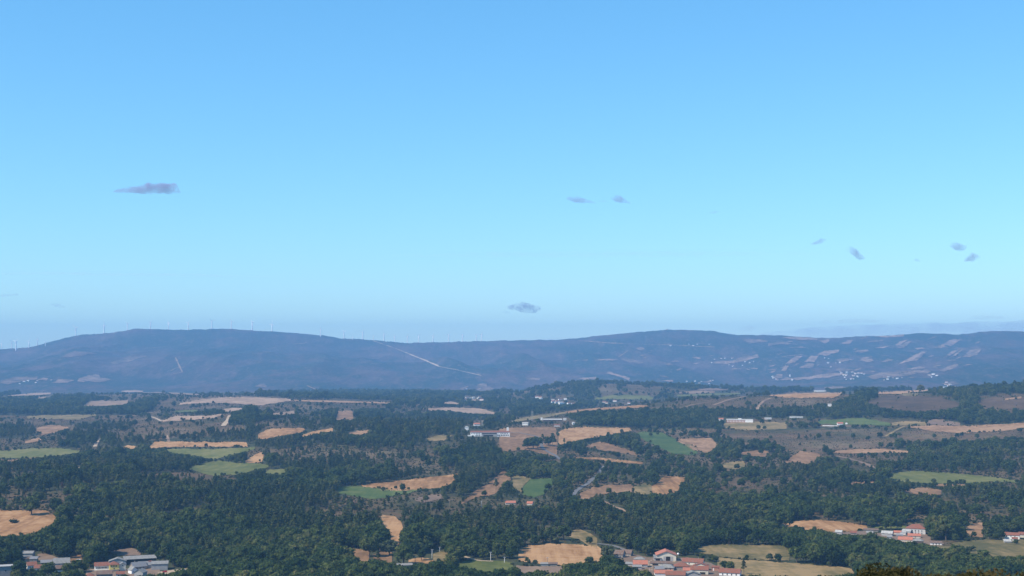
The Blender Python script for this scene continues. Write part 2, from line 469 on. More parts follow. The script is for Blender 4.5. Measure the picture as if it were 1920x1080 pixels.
fld('bare_field', 'brown', '778,934 800,928 828,927 828,937 795,943 778,938', 'brown bare patch right of the curved green field')
fld('stubble_field', 'straw_c', '862,944 880,930 900,915 920,903 935,890 943,883 950,886 958,896 958,900 945,907 935,921 918,931 905,930 882,938 862,948', 'straw strip running diagonally downhill near the centre')
fld('clearing', 'straw_a', '713,966 740,969 752,978 757,995 757,999 745,1027 738,1022 732,1010 722,990', 'bright sandy clearing sloping between pines near the bottom')
fld('clearing', 'straw_c', '632,1025 660,1029 685,1032 692,1034 692,1066 680,1055 655,1040 632,1028', 'bare tan clearing at the foot of the dark trees')
fld('clearing', 'straw_c', '700,1040 715,1035 735,1037 735,1056 715,1054 700,1050', 'second bare tan clearing with a lone pine')
fld('clearing', 'straw_a', '766,1050 790,1046 812,1050 812,1056 790,1060 766,1058', 'bare sandy ground under trees near the white pole')
fld('dry_pasture', 'pale', '812,1040 826,1034 842,1037 846,1050 830,1056 812,1052', 'dry grassy hump beside the white pole')
fld('meadow', 'lgreen', '855,1055 900,1050 960,1055 965,1075 900,1073 855,1068', 'dull green paddock near the bottom centre')
fld('stubble_field', 'straw_c', '936,804 975,801 1042,801 1046,818 1045,852 1040,856 1010,850 985,843 960,847 940,850 936,840', 'reddish stubble field right of the long white building')
fld('stubble_field', 'straw_a', '1047,811 1060,803 1100,801 1180,803 1184,808 1160,812 1130,819 1100,823 1070,829 1050,834 1047,834', 'big rounded stubble field on the crest right of the road')
fld('stubble_field', 'straw_c', '1096,836 1125,828 1150,834 1195,850 1195,855 1160,849 1130,845 1096,839', 'straw wedge between hedges below the crest fields')
fld('stubble_field', 'straw_a', '1080,858 1120,858 1160,862 1205,867 1205,871 1160,868 1120,862 1080,861', 'bright narrow straw strip in the middle of the scrub')
fld('green_field', 'green', '1195,812 1202,810 1240,811 1262,821 1308,840 1308,852 1290,854 1260,850 1220,832 1195,817', 'deep green field with two small round trees right of centre')
fld('stubble_field', 'straw_c', '1268,824 1290,822 1333,822 1346,834 1345,840 1325,850 1300,844 1268,827', 'tan field next to the deep green field')
fld('stubble_field', 'straw_c', '1390,848 1420,844 1442,846 1440,856 1430,858 1390,852', 'small straw field partly behind dark round trees')
fld('dry_pasture', 'pale', '1352,871 1370,866 1396,865 1398,878 1375,881 1352,876', 'small pale pasture with one round tree right of centre')
fld('stubble_field', 'straw_c', '1086,925 1110,915 1140,910 1187,908 1187,923 1160,924 1125,927 1100,938 1086,937', 'pale stubble field right of the grey road')
fld('dry_pasture', 'pale', '1187,912 1205,907 1222,906 1222,927 1205,928 1187,924', 'scrubby grass between two pale stubble fields')
fld('stubble_field', 'straw_b', '1222,912 1235,903 1247,893 1285,895 1286,899 1270,923 1250,928 1222,927', 'square pale stubble field with clear rows right of centre')
fld('green_field', 'green', '980,915 995,899 1030,896 1041,897 1040,906 1020,928 1000,934 980,927', 'green field sloping beside the dark wood near the centre')
fld('stubble_field', 'pale', '960,890 985,895 1000,897 992,900 980,914 978,925 962,914', 'pale grass between the diagonal straw strip and a green field')
fld('stubble_field', 'straw_a', '972,1030 990,1023 1040,1020 1090,1022 1120,1025 1135,1035 1135,1047 1125,1055 1090,1058 1060,1061 1000,1057 972,1052', 'golden stubble field left of the lower village')
fld('clearing', 'pale', '1063,1000 1085,992 1105,1000 1120,1010 1120,1029 1105,1024 1085,1012 1063,1006', 'dry bushy bank above the golden stubble field')
fld('dry_pasture', 'pale', '1303,1026 1340,1022 1480,1023 1482,1030 1480,1052 1440,1051 1400,1049 1345,1044 1303,1035', 'large pale pasture behind the lower village')
fld('dry_pasture', 'pale', '1345,1046 1400,1051 1440,1053 1500,1058 1605,1066 1605,1082 1500,1090 1400,1084 1345,1064', 'near grassy pasture right of the lower village')
fld('garden', 'brown', '968,1062 1062,1062 1062,1079 968,1076', 'brown garden strip under the golden stubble field')
fld('stubble_field', 'straw_c', '1470,868 1485,857 1500,846 1537,850 1538,854 1530,864 1515,871 1490,867 1470,870', 'square tan field among dark oaks on the right')
fld('stubble_field', 'straw_c', '1558,847 1600,843 1650,841 1705,846 1705,850 1650,849 1600,851 1558,850', 'long thin straw strip on the right heath')
fld('meadow', 'lgreen', '1668,890 1690,885 1730,884 1800,888 1870,896 1940,906 1940,909 1870,903 1810,908 1750,907 1700,905 1668,900', 'long light green meadow on the right')
fld('stubble_field', 'straw_c', '1590,905 1620,903 1645,903 1645,908 1620,909 1590,910', 'short straw strip left of the long green meadow')
fld('stubble_field', 'straw_c', '1755,908 1780,907 1810,908 1810,913 1780,913 1755,912', 'short straw strip under the long green meadow')
fld('dry_pasture', 'straw_c', '1698,918 1730,914 1765,918 1765,928 1730,929 1698,924', 'ragged dry patch below the long green meadow')
fld('stubble_field', 'straw_a', '1455,985 1490,977 1535,975.5 1580,979 1625,986 1628,992 1590,998 1540,999 1490,992 1455,990', 'warm stubble field above the right village')
fld('stubble_field', 'straw_c', '1808,990 1825,982 1843,980 1843,1008 1822,1007 1808,994', 'upright straw patch between oaks right of the village')
fld('dry_pasture', 'pale', '1785,1018 1820,1014 1870,1012 1940,1012 1940,1050 1850,1046 1810,1038 1785,1022', 'wide pale paddock in front of the white house at the right edge')
fld('dry_pasture', 'pale', '1738,1025 1765,1023 1790,1027 1790,1036 1765,1034 1738,1032', 'grass verge below the right village')
fld('meadow', 'lgreen', '1640,986 1665,987 1700,986 1700,992 1665,993 1640,991', 'narrow green meadow behind the right village')
fld('stubble_field', 'straw_a', '1443,741 1480,738 1520,735 1580,737 1580,740 1560,746.5 1480,746 1443,743.5', 'golden field on the crest of the right heath hill')
fld('stubble_field', 'straw_a', '1645,736 1700,733 1740,731 1740,733.5 1690,739 1645,739', 'straw strip along the crest beside the round tree clump')
fld('dry_pasture', 'pale', '1688,740 1705,737 1722,738 1720,743 1700,744', 'dull dry patch under the crest straw strip')
fld('heath_patch', 'heathf', '1628,752 1660,742 1700,741 1760,745 1802,757 1800,762 1770,771 1720,774 1680,770 1628,756', 'smooth brown heath dome on the right hill')
fld('heath_patch', 'heathf', '1832,752 1870,744 1940,745 1940,766 1880,768 1836,762', 'brown heath slope at the right edge')
fld('stubble_field', 'straw_c', '1883,748 1915,744 1915,747 1883,751', 'thin straw dash at the right edge')
fld('meadow', 'green', '1535,788 1580,786 1620,784 1670,794 1670,799 1640,798 1580,796 1535,795', 'green meadow behind the small red roofed farm on the right')
fld('stubble_field', 'brown', '1738,790 1755,786 1800,793 1800,798 1780,799 1738,796', 'brown field at the foot of the dark oaks on the right')
fld('meadow', 'pale', '1672,793 1700,790 1737,791 1737,799 1700,798 1672,799', 'pale green meadow beside the brown field')
fld('stubble_field', 'straw_c', '1705,799 1740,798 1830,799 1940,792 1940,800 1880,808 1800,812.5 1750,809 1705,802', 'long straw field along the heath on the right')
fld('meadow', 'pale', '1357,795 1380,792 1425,791 1475,793 1475,805 1425,807 1380,806 1357,801', 'pale green field in front of the long brick building')
fld('stubble_field', 'straw_a', '1060,772 1110,766 1160,763 1200,760 1216,760.5 1216,762.5 1200,765 1120,769 1060,776', 'thin golden strip along the crest below the heath hill')
fld('dry_pasture', 'pale', '960,789 975,785 1010,779 1060,773 1060,776 1020,784 975,790 960,792', 'dry grass along the crest above the long shed')
fld('meadow', 'lgreen', '1115,747 1150,741 1215,742 1226,746 1225,749 1215,750 1160,749 1115,750', 'far pale green meadow below the wooded hill')
fld('stubble_field', 'mfield', '1273,736 1300,733 1340,734 1340,737 1300,738.5 1273,738.5', 'far pale strip right of the wooded hill')
fld('meadow', 'lgreen', '1270,741 1330,738 1390,737 1390,740 1330,742 1270,744', 'far dull green strip under the wooded hill')
fld('stubble_field', 'mfield', '793,767 850,764.5 900,766 927,773 927,777.5 880,776 840,771 793,769', 'long pale field in the valley left of centre')
fld('stubble_field', 'mfield', '830,755 845,753 862,757 862,759 830,758', 'small pale field near the far hamlet left of centre')
fld('stubble_field', 'mfield', '883,749.5 908,750 908,752.5 883,752', 'thin pale dash near the far hamlet left of centre')
fld('dry_pasture', 'pale', '800,822 830,815 850,817 832,826 805,828', 'pale clearing on the back of the pine ridge')
fld('clearing', 'brown', '205,1034 230,1028 245,1027 258,1032 265,1041 240,1042 222,1042', 'reddish bare bank behind the yellow house')
fld('yard', 'brown', '70,1040 84,1037 92,1040 110,1047 90,1054 72,1052', 'earth yard behind the red roofed hamlet')
fld('yard', 'straw_c', '130,1044 140,1032 152,1038 155,1056 140,1060 131,1056', 'bare earth yard with a white trailer')
fld('yard', 'sand', '296,1073 320,1070 352,1066 356,1069 330,1077 298,1080', 'sandy yard with a red car at the right end of the left hamlet')
fld('yard', 'sand', '1213,1053 1222,1050 1224,1056 1219,1060 1225,1064 1224,1071 1217,1071 1214,1062', 'pale concrete lane through the lower village')
fld('yard', 'sand', '1245,1051.5 1266,1051.5 1266,1055 1245,1055', 'pale forecourt before the big red roofed shed')

fld('yard', 'brown', '1152,1044 1180,1038 1215,1046 1290,1046 1330,1056 1350,1064 1392,1072 1396,1090 1240,1092 1210,1074 1180,1066 1152,1050', 'trodden grey brown ground between the houses of the lower village')
fld('yard', 'brown', '1560,998 1620,997 1655,1000 1700,996 1745,1000 1742,1016 1770,1018 1768,1026 1720,1024 1680,1016 1640,1006 1560,1005', 'trodden ground between the houses of the right village')
fld('yard', 'brown', '162,1068 200,1066 300,1066 300,1082 160,1084', 'bare ground in front of the yellow house')

MF = '''1465,634 1500,632 1532,636 1532,639 1500,638|1440,645 1465,641 1495,646 1495,648 1465,646 1440,648|1534,640 1555,638.5 1555,641 1545,646 1540,642|1574,645 1590,639.5 1598,639.5 1594,645
1609,637 1620,631 1628,631 1618,637|1618,643 1640,638.5 1656,638 1656,640 1635,642.5|1635,630.5 1660,631 1695,628.5 1695,632 1660,634|1641,653.5 1660,650 1668,650 1655,654|1662,654 1672,651 1676,651 1668,654
1678,647 1695,639 1702,639 1690,647|1678,653 1703,641 1710,641 1694,653|1715,653 1728,651.5 1737,654 1730,656.5 1718,656|1753,653 1785,638 1801,638 1778,653|1769,671 1785,659 1796,658 1780,670
1782,671 1801,657 1805,656 1792,669|1805,670 1820,656 1842,653 1832,666 1815,671|1708,677 1730,663 1736,663 1718,677|1683,684 1700,674 1728,661 1738,661 1705,679|1531,666 1545,659 1574,657 1572,662 1545,668
1472,684 1485,672 1496,668 1504,669 1490,680|1507,680 1520,668 1535,668 1527,680|1609,677 1618,670 1635,673 1638,678 1625,680|1655,679 1665,673 1675,674 1672,679|1565,676 1580,672 1597,674 1597,677 1575,679
1499,690 1512,683 1527,682 1525,690 1512,691|1465,697 1472,686 1478,688 1474,696|1563,697 1573,691 1590,691.5 1605,694 1588,697|1625,707 1650,699 1740,694 1745,698 1700,705 1640,712|1740,693 1752,688 1761,688 1758,693
1757,698 1780,687 1796,682 1797,687 1770,698|1449,711 1455,703 1467,703 1467,710|1440,714 1470,710 1520,706 1560,700 1590,702 1560,708 1500,713|1160,676 1172,671.5 1206,681 1204,683.5|1137,701 1142,698 1181,709 1180,713
1082,712 1095,708.5 1118,708 1117,712.5|987,712 1000,709.5 1013,710 1012,713|1076,677 1090,675 1103,675 1100,677|1117,676 1140,674 1160,674.5 1158,676.5|1192,654 1205,652 1211,656 1200,657
1332,682 1345,677 1375,677 1390,670 1420,666 1424,671 1390,679 1360,684|1257,678 1270,676 1274,679 1262,680|1247,684 1255,680.5 1262,684 1255,686|1268,694 1276,690 1280,692 1272,696|1293,694 1300,690.5 1305,694 1299,696
1314,717 1330,714.5 1337,717 1325,719|860,731 866,726 878,725 872,730 868,733|894,722 905,719.5 913,720 908,725 925,728 925,732 900,735 893,732|478,725 490,721.5 501,723 500,727
201,681 225,676 245,670 275,668 270,671 240,679 215,683|112,670 140,659 160,661 185,664 160,666 125,672|145,716 148,710 165,705 185,702 188,708 210,713 185,717 160,716|0,718 10,712 40,708 70,705 70,712 40,716 15,722
68,713 80,709 90,711 88,714|95,719 110,713 122,711 138,714 120,719|1240,714 1262,713 1262,717|1480,653 1500,651 1512,653|1392,640 1400,636 1420,638 1440,641 1420,643 1405,644
1600,660 1615,658.5 1630,660 1615,662|1700,692 1725,688 1735,690 1715,694|1545,727 1580,724 1590,728 1560,731|1765,719 1790,716 1800,721 1775,723|1300,731 1330,729 1380,731 1340,734'''
for t in MF.replace('\n', '|').split('|'):
    fld('hillside_field', 'mfaint' if t.startswith('112,') else 'mslope', t, 'small pale field on the slope of the distant blue mountain', 'fields scattered over the far mountain')

mr_ = np.random.default_rng(12)
for k_ in range(46):
    x_, y_ = (mr_.uniform(1440, 1830), mr_.uniform(636, 712)) if k_ < 34 else (mr_.uniform(1080, 1440), mr_.uniform(655, 712))
    l_, h_, a_ = mr_.uniform(5, 20), mr_.uniform(.8, 2.2), mr_.uniform(-.05, .55) if x_ > 1440 else mr_.uniform(-.25, .1)
    pts_ = ' '.join(f'{x_ + dx_:.1f},{y_ - dx_ * a_ + dy_:.1f}' for dx_, dy_ in ((0, h_ * .3), (l_ * .5, -h_ * .6), (l_, -h_ * .4), (l_ * .95, h_ * .3), (l_ * .4, h_)))
    fld('hillside_field', 'mslope', pts_, 'narrow strip of field on the slope of the distant blue mountain', 'narrow field strips on the far mountain')

TRACKS = []  # (name, mat, width m, points, label, group)
def trk(name, mat, w, pts, label, group=None): TRACKS.append((name, mat, w, P(pts), label, group))
trk('road', 'asphalt', 6.5, '956,811 975,812 990,815 1006,818.5 1016,826 1015,834 1019,842 1030,849 1042,855 1050,862', 'grey asphalt road passing the crest trees near the centre')
trk('road', 'asphalt', 6.5, '1132,874 1127,881 1124,888 1112,898 1101,908 1092,913 1080,921 1074,930', 'grey asphalt road winding down through the middle wood')
trk('road', 'asphalt', 5.5, '1120,1020 1138,1022 1152,1024 1166,1029 1180,1036', 'short grey road beside the old roofs of the lower village')
trk('dirt_track', 'sand', 12, '433,779 428,787 424,792 419,799', 'bright sandy track climbing the left hill')
trk('dirt_track', 'sand', 7, '284,782 295,786 303,790', 'pale bend of a track beside dark heath')
trk('dirt_track', 'mfield', 8, '1398,744 1375,748 1360,752 1338,760', 'earth track slanting over the right heath hill')
trk('dirt_track', 'mfield', 8, '1445,747 1432,752 1424,760 1419,768', 'curving earth track at the end of the right heath hill')
trk('dirt_track', 'mfield', 6, '1332,754 1300,759 1276,766', 'short earth track on the left part of the heath hill')
trk('dirt_track', 'pale', 7, '1698,799 1686,804 1672,812 1660,819', 'grassy track crossing the right moor below the straw field')
trk('dirt_track', 'pale', 5, '1440,808 1480,806.5 1530,806 1560,802', 'pale path along the upper edge of the right moor')
trk('dirt_track', 'brown', 9, '1568,856 1590,860 1612,866 1628,872 1642,880', 'wide brown firebreak crossing the right moor')
trk('dirt_track', 'sand', 8, '188,823 181,830 178,838', 'short sandy track among pines on the left, upper piece')
trk('dirt_track', 'sand', 8, '176,847 182,852 190,858', 'short sandy track among pines on the left, lower piece')
trk('dirt_track', 'sand', 6, '153,876 147,879 142,883', 'sandy speck of track above the near pine wood')
trk('dirt_track', 'mfield', 6, '311,816 314,822 316,829', 'little track running into the long stubble strip')
trk('dirt_track', 'mfield', 6, '1130,940 1150,950 1165,955 1175,963', 'sandy cut through the pines at centre')
trk('dirt_track', 'sand', 4, '870,1044 890,1050 900,1052 925,1053', 'thin sandy path between the white poles')
MR = '''699,640 720,647 745,656 770,666 800,678 821,687|821,688 855,694 880,700 903,705|576,724 590,730 610,735 640,739|329,671 333,680 342,699 325,702|320,696 330,691 337,689|1085,640 1110,641.5 1140,644 1180,646 1220,647
1220,647 1260,648 1300,650 1340,652|1160,670 1170,664 1176,659|271,655 300,652 320,650|340,649.5 362,648.5|1392,637 1420,637.5 1440,641|548,646 565,645.5 575,644|1465,671 1478,668 1505,666'''
for t in MR.replace('\n', '|').split('|'):
    trk('dirt_track', 'sand' if t.startswith('699') or t.startswith('821') else 'mfield', 15 if t.startswith('699') else 10, t, 'pale dirt road cut across the distant blue mountain', 'dirt roads on the far mountain')

def col_interval(poly, xs):
    """upper and lower edge of an outline at each column"""
    p = np.array(poly); q = np.roll(p, -1, 0)
    lo = np.full(len(xs), np.inf); hi = np.full(len(xs), -np.inf)
    for (x0, y0), (x1, y1) in zip(p, q):
        a, b = min(x0, x1), max(x0, x1)
        m = (xs >= a) & (xs <= b)
        if not m.any(): continue
        y = np.full(m.sum(), y0) if b - a < 1e-6 else y0 + (xs[m] - x0) * (y1 - y0) / (x1 - x0)
        lo[m] = np.minimum(lo[m], y); hi[m] = np.maximum(hi[m], y)
        if b - a < 1e-6:
            lo[m] = np.minimum(lo[m], min(y0, y1)); hi[m] = np.maximum(hi[m], max(y0, y1))
    return lo, hi

FX = np.arange(-60, 2000, 1.0)
NOTREE = []       # (x0, x1, upper, lower) on FX
def lay_field(f):
    xs_all = [p[0] for p in f['poly']]
    x0, x1 = min(xs_all), max(xs_all)
    n = max(5, int((x1 - x0) / 1.5))
    xs = np.linspace(x0 + .02, x1 - .02, n)
    lo, hi = col_interval(f['poly'], xs)
    jit = 1.0 if (hi - lo).max() > 8 else .4
    if f['name'] == 'hillside_field':
        jit = 1.15 if (hi - lo).max() > 4 else .6
    for wl, am in ((11, 1.6), (4.5, 1.3), (2.2, .8)):
        lo = lo + vnoise(xs / wl, xs * 0 + lo.mean() + wl, 21) * jit * am
        hi = hi + vnoise(xs / wl, xs * 0 + hi.mean() + wl, 22) * jit * am
    hi = np.maximum(hi, lo + .35)
    s0, r0 = hit(xs, hi); s1, r1 = hit(xs, lo)
    r1 = np.minimum(np.maximum(r1, r0 * 1.0008), r0 * 1.5)
    ny = int(np.clip(np.log(np.median(r1 / r0)) / .006, 3, 40))
    t = np.linspace(0, 1, ny + 1)[:, None]
    rr = np.exp(np.log(r0) * (1 - t) + np.log(r1) * t)
    ss = s0 * (1 - t) + s1 * t
    off = .35 + 3.0 * (rr / 10000) ** 2
    v = to_xyz(ss, rr, off)
    idx = np.arange((ny + 1) * n).reshape(ny + 1, n)
    faces = np.stack([idx[:-1, :-1], idx[:-1, 1:], idx[1:, 1:], idx[1:, :-1]], -1).reshape(-1, 4)
    o = link_mesh(f['name'], v.reshape(-1, 3), faces, M[f['mat']], smooth=True)
    tag(o, f['label'], None, f['group'], 'structure')
    a, b = col_interval(f['poly'], FX)
    if f['name'] not in ('heath_patch',): NOTREE.append((a, b))
    else: NOTREE.append((a, b))

def lay_track(name, mat, w, pts, label, group):
    p = np.array(pts)
    seg = np.hypot(*np.diff(p, axis=0).T)
    t = np.concatenate([[0], np.cumsum(seg)])
    u = np.linspace(0, t[-1], max(4, int(t[-1] / 2.5)))
    px = np.interp(u, t, p[:, 0]); py = np.interp(u, t, p[:, 1])
    px = px + vnoise(u / 7, u * 0 + p[0, 0], 31) * .8
    s, r = hit(px, py)
    r = np.minimum(r, np.median(r) * 1.6)
    c = to_xyz(s, r)
    d = np.gradient(c[:, :2], axis=0)
    d /= np.maximum(1e-6, np.hypot(d[:, 0], d[:, 1]))[:, None]
    nrm = np.stack([-d[:, 1], d[:, 0]], -1)
    rows = []
    for k in (-.5, 0, .5):
        xy = c[:, :2] + nrm * w * k * (1 + vnoise(u / 6, u * 0 + 3 + k, 8) * .5)[:, None]
        rr = np.hypot(xy[:, 0], xy[:, 1]); sv_ = 960 + F * xy[:, 0] / xy[:, 1]
        z = height(sv_, rr) + .45 + 3.6 * (rr / 10000) ** 2
        rows.append(np.column_stack([xy, z]))
    n = len(u)
    v = np.concatenate(rows)
    idx = np.arange(3 * n).reshape(3, n)
    faces = np.stack([idx[:-1, :-1], idx[:-1, 1:], idx[1:, 1:], idx[1:, :-1]], -1).reshape(-1, 4)
    o = link_mesh(name, v, faces, M[mat], smooth=True)
    tag(o, label, None, group, 'structure')
    if r.max() < 7000:
        TRK_PIX.append((px, py))
TRK_PIX = []
for f in FIELDS: lay_field(f)
for t in TRACKS: lay_track(*t)

# ------------------------------------------------------------------ where woods and heath are
COVER = []   # (outline, tree density)
def cov(d, pts): COVER.append((np.array(P(pts)), d))
cov(.45, '-80,722 105,722 150,735 60,741 -80,744')
cov(.95, '30,752 100,746 150,745 205,750 160,762 240,762 300,748 290,768 260,778 100,779 -80,778 -80,758')
cov(.35, '300,770 420,768 420,776 300,777')
cov(.95, '430,797 440,775 480,769 520,771 560,785 545,797')
cov(.42, '480,735 520,730 600,734 700,735 860,737 960,733 960,760 930,775 900,765 790,766 740,754 640,750 545,748 480,744')
cov(.55, '560,792 640,760 745,757 800,770 930,778 965,786 900,802 700,802 600,798')
cov(.07, '480,755 545,753 640,756 740,758 720,768 620,770 600,785 480,783')
cov(.62, '955,765 960,744 1000,731 1050,721 1150,711 1300,720 1430,727 1440,742 1390,742 1300,744 1200,752 1130,760 1050,772 960,785')
cov(.5, '1430,720 1500,716 1600,713 1700,709 1750,705 1850,710 1960,710 1960,735 1870,725 1740,731 1640,735 1580,737 1430,741')
cov(.06, '1075,772 1200,763 1330,747 1440,744 1560,748 1590,760 1500,773 1400,770 1250,772 1120,777')
cov(.95, '1060,782 1200,775 1300,770 1450,771 1560,763 1640,733 1648,770 1700,776 1760,776 1752,788 1650,784 1550,786 1480,785 1420,783 1380,800 1420,808 1200,803 1090,797')
cov(.95, '1785,747 1830,738 1845,775 1960,778 1960,795 1800,796 1760,785')
cov(.95, '1865,738 1870,715 1960,712 1960,738')
cov(.6, '1700,734 1760,728 1830,725 1870,730 1865,742 1780,744 1745,740')
cov(.30, '920,803 930,790 1060,781 1090,797 1180,802 940,803')
cov(.12, '200,815 300,800 425,778 425,795 460,800 460,815 330,822 220,830')
cov(.05, '-80,785 110,786 220,783 300,786 290,795 180,803 130,802 60,800 -80,806')
cov(.08, '250,890 330,885 440,890 445,912 350,918 270,905')
cov(.15, '480,790 560,785 610,790 600,801 480,803')
cov(.07, '1440,806 1540,806 1700,801 1800,813 1960,802 1960,828 1860,836 1720,838 1600,842 1540,846 1440,835 1390,815 1200,806 1290,803')
cov(.12, '1200,803 1440,806 1440,835 1400,838 1345,820 1290,818 1240,808')
cov(.3, '1440,836 1560,848 1550,858 1500,846 1450,845')
cov(.14, '1310,905 1400,900 1455,905 1480,940 1380,947 1310,937')
cov(.3, '1560,852 1700,850 1720,862 1670,884 1600,880')
cov(.35, '1560,862 1640,882 1668,890 1640,900 1560,890')
cov(.35, '1100,870 1200,872 1220,890 1210,905 1130,908 1110,898')
cov(.3, '1100,845 1195,856 1205,868 1100,857')
cov(.5, '1220,926 1310,905 1310,938 1230,940')
cov(.35, '960,845 1040,855 1080,858 1080,880 960,885')
cov(.55, '640,1000 700,1000 720,1060 640,1045')
cov(.45, '975,985 1060,985 1060,1020 975,1022')
cov(.55, '760,1040 970,1035 970,1085 760,1085')
cov(.5, '1360,1000 1440,1000 1440,1020 1340,1022')
cov(.35, '1735,1010 1800,1015 1860,1046 1960,1048 1960,1055 1800,1050 1735,1040')

PINES = [np.array(P(t)) for t in ('-80,865 300,865 480,890 640,930 960,928 1150,930 1440,955 1440,1000 1150,1012 960,1010 700,1005 560,1012 420,985 250,962 -80,952',
                                  '330,860 480,800 560,800 960,790 960,930 680,915 480,880', '-80,800 480,800 480,842 -80,865', '1440,855 1960,860 1960,935 1440,945',
                                  '960,900 1090,935 960,940')]

def inside(poly, x, y):
    c = np.zeros(len(x), bool)
    p = poly; q = np.roll(poly, -1, 0)
    bx0, by0 = p.min(0); bx1, by1 = p.max(0)
    m = (x >= bx0) & (x <= bx1) & (y >= by0) & (y <= by1)
    if not m.any(): return c
    xs, ys = x[m], y[m]
    cc = np.zeros(len(xs), bool)
    for (x0, y0), (x1, y1) in zip(p, q):
        if y0 == y1: continue
        k = ((y0 > ys) != (y1 > ys)) & (xs < (x1 - x0) * (ys - y0) / (y1 - y0) + x0)
        cc ^= k
    c[m] = cc
    return c

def density(px, py):
    d = np.where(py > 800, .88, np.where(py > 738, .13, .1))
    for poly, v in COVER:
        d[inside(poly, px, py)] = v
    return d

def openings(x, y):
    """0 in open scrub, 1 in closed wood"""
    n = vnoise(x / 150, y / 260, 71) + .55 * vnoise(x / 62, y / 105, 72)
    return np.clip((n + .13) / .20, 0, 1)

def in_fields(px, py):
    """lower edge of the field a pixel lies in, else -1"""
    i = np.clip(np.round(px - FX[0]).astype(int), 0, len(FX) - 1)
    out = np.full(len(px), -1.0)
    for a, b in NOTREE:
        m = (py >= a[i]) & (py <= b[i])
        out[m] = np.maximum(out[m], b[i][m])
    return out

# ------------------------------------------------------------------ the ground: one sheet of hills to the horizon
sa = np.concatenate([np.arange(-1500, -60, 60), np.arange(-60, 1981, 3.0), np.arange(2040, 3500, 60)])
th_in = np.arctan((sa - 960) / F)
th = np.concatenate([np.linspace(-math.pi, th_in[0], 60)[:-1], th_in, np.linspace(th_in[-1], math.pi, 60)[1:]])
rr_ = np.concatenate([[0.5, 3, 8, 15, 25, 40, 70, 120, 200, 350, 550, 800, 980], np.exp(np.linspace(math.log(1100), math.log(16000), 460))])
sg = np.where(np.abs(th) < 1.2, 960 + F * np.tan(np.clip(th, -1.2, 1.2)), np.where(th > 0, 9e3, -9e3))
sg = np.clip(sg, -1500, 3400)
TH, RR = np.meshgrid(th, rr_); SG = np.broadcast_to(sg, TH.shape)
def height_th(TH, SGc, RR):
    z = height(SGc, RR)
    return z
Z = height_th(TH, SG, RR)
X = RR * np.sin(TH); Y = RR * np.cos(TH)
nr, nc = X.shape
idx = np.arange(nr * nc).reshape(nr, nc)
faces = np.stack([idx[:-1, :-1], idx[:-1, 1:], idx[1:, 1:], idx[1:, :-1]], -1).reshape(-1, 4)
verts = np.stack([X, Y, Z], -1).reshape(-1, 3)
ground = link_mesh("hills", verts, faces, M['terrain'], smooth=True)
tag(ground, 'rolling heath and woodland hills rising to a long blue mountain', None, None, 'structure')
fx_, fy_, fz_ = verts.T
front = fy_ > 300
px_, py_ = np.full(len(fx_), -999.), np.full(len(fx_), -999.)
px_[front], py_[front] = project(fx_[front], fy_[front], fz_[front])
dn = density(px_, py_)
rr_f = RR.ravel()
mt = np.clip((rr_f - np.interp(SG.ravel(), [900, 1100, 1500, 1700], [8300, 8200, 7700, 7700])) / 500, 0, 1)
opn = openings(fx_, fy_)
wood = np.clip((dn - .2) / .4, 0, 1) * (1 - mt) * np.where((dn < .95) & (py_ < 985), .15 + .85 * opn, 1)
dryv = np.clip(vnoise(fx_ / 130, fy_ / 160, 41) * 3 - .35, 0, 1) * .5 * (1 - wood)
cv = np.column_stack([wood, dryv, mt, np.ones_like(mt)]).astype(np.float32)
attr = ground.data.attributes.new("cover", 'FLOAT_COLOR', 'POINT')
attr.data.foreach_set("color", cv.ravel())

# near-surface visibility: highest line of sight reached by nearer ground, per column
PYG = project(X, np.maximum(Y, 1e-3), Z)[1]
vis_rows = rr_ >= 1050
RUNMIN = np.minimum.accumulate(PYG[vis_rows], 0)
RVIS = rr_[vis_rows]
def horizon_before(s, r):
    ci = np.clip(np.searchsorted(th, np.arctan((s - 960) / F)), 0, nc - 1)
    ri = np.clip(np.searchsorted(RVIS, r) - 2, 0, len(RVIS) - 1)
    return RUNMIN[ri, ci]

# ------------------------------------------------------------------ tree shapes
def ico():
    t = (1 + 5 ** .5) / 2
    v = np.array([(-1, t, 0), (1, t, 0), (-1, -t, 0), (1, -t, 0), (0, -1, t), (0, 1, t), (0, -1, -t), (0, 1, -t), (t, 0, -1), (t, 0, 1), (-t, 0, -1), (-t, 0, 1)], float)
    v /= np.linalg.norm(v[0])
    f = np.array([(0, 11, 5), (0, 5, 1), (0, 1, 7), (0, 7, 10), (0, 10, 11), (1, 5, 9), (5, 11, 4), (11, 10, 2), (10, 7, 6), (7, 1, 8), (3, 9, 4), (3, 4, 2), (3, 2, 6), (3, 6, 8), (3, 8, 9), (4, 9, 5), (2, 4, 11), (6, 2, 10), (8, 6, 7), (9, 8, 1)])
    return v, f
IV, IF = ico()

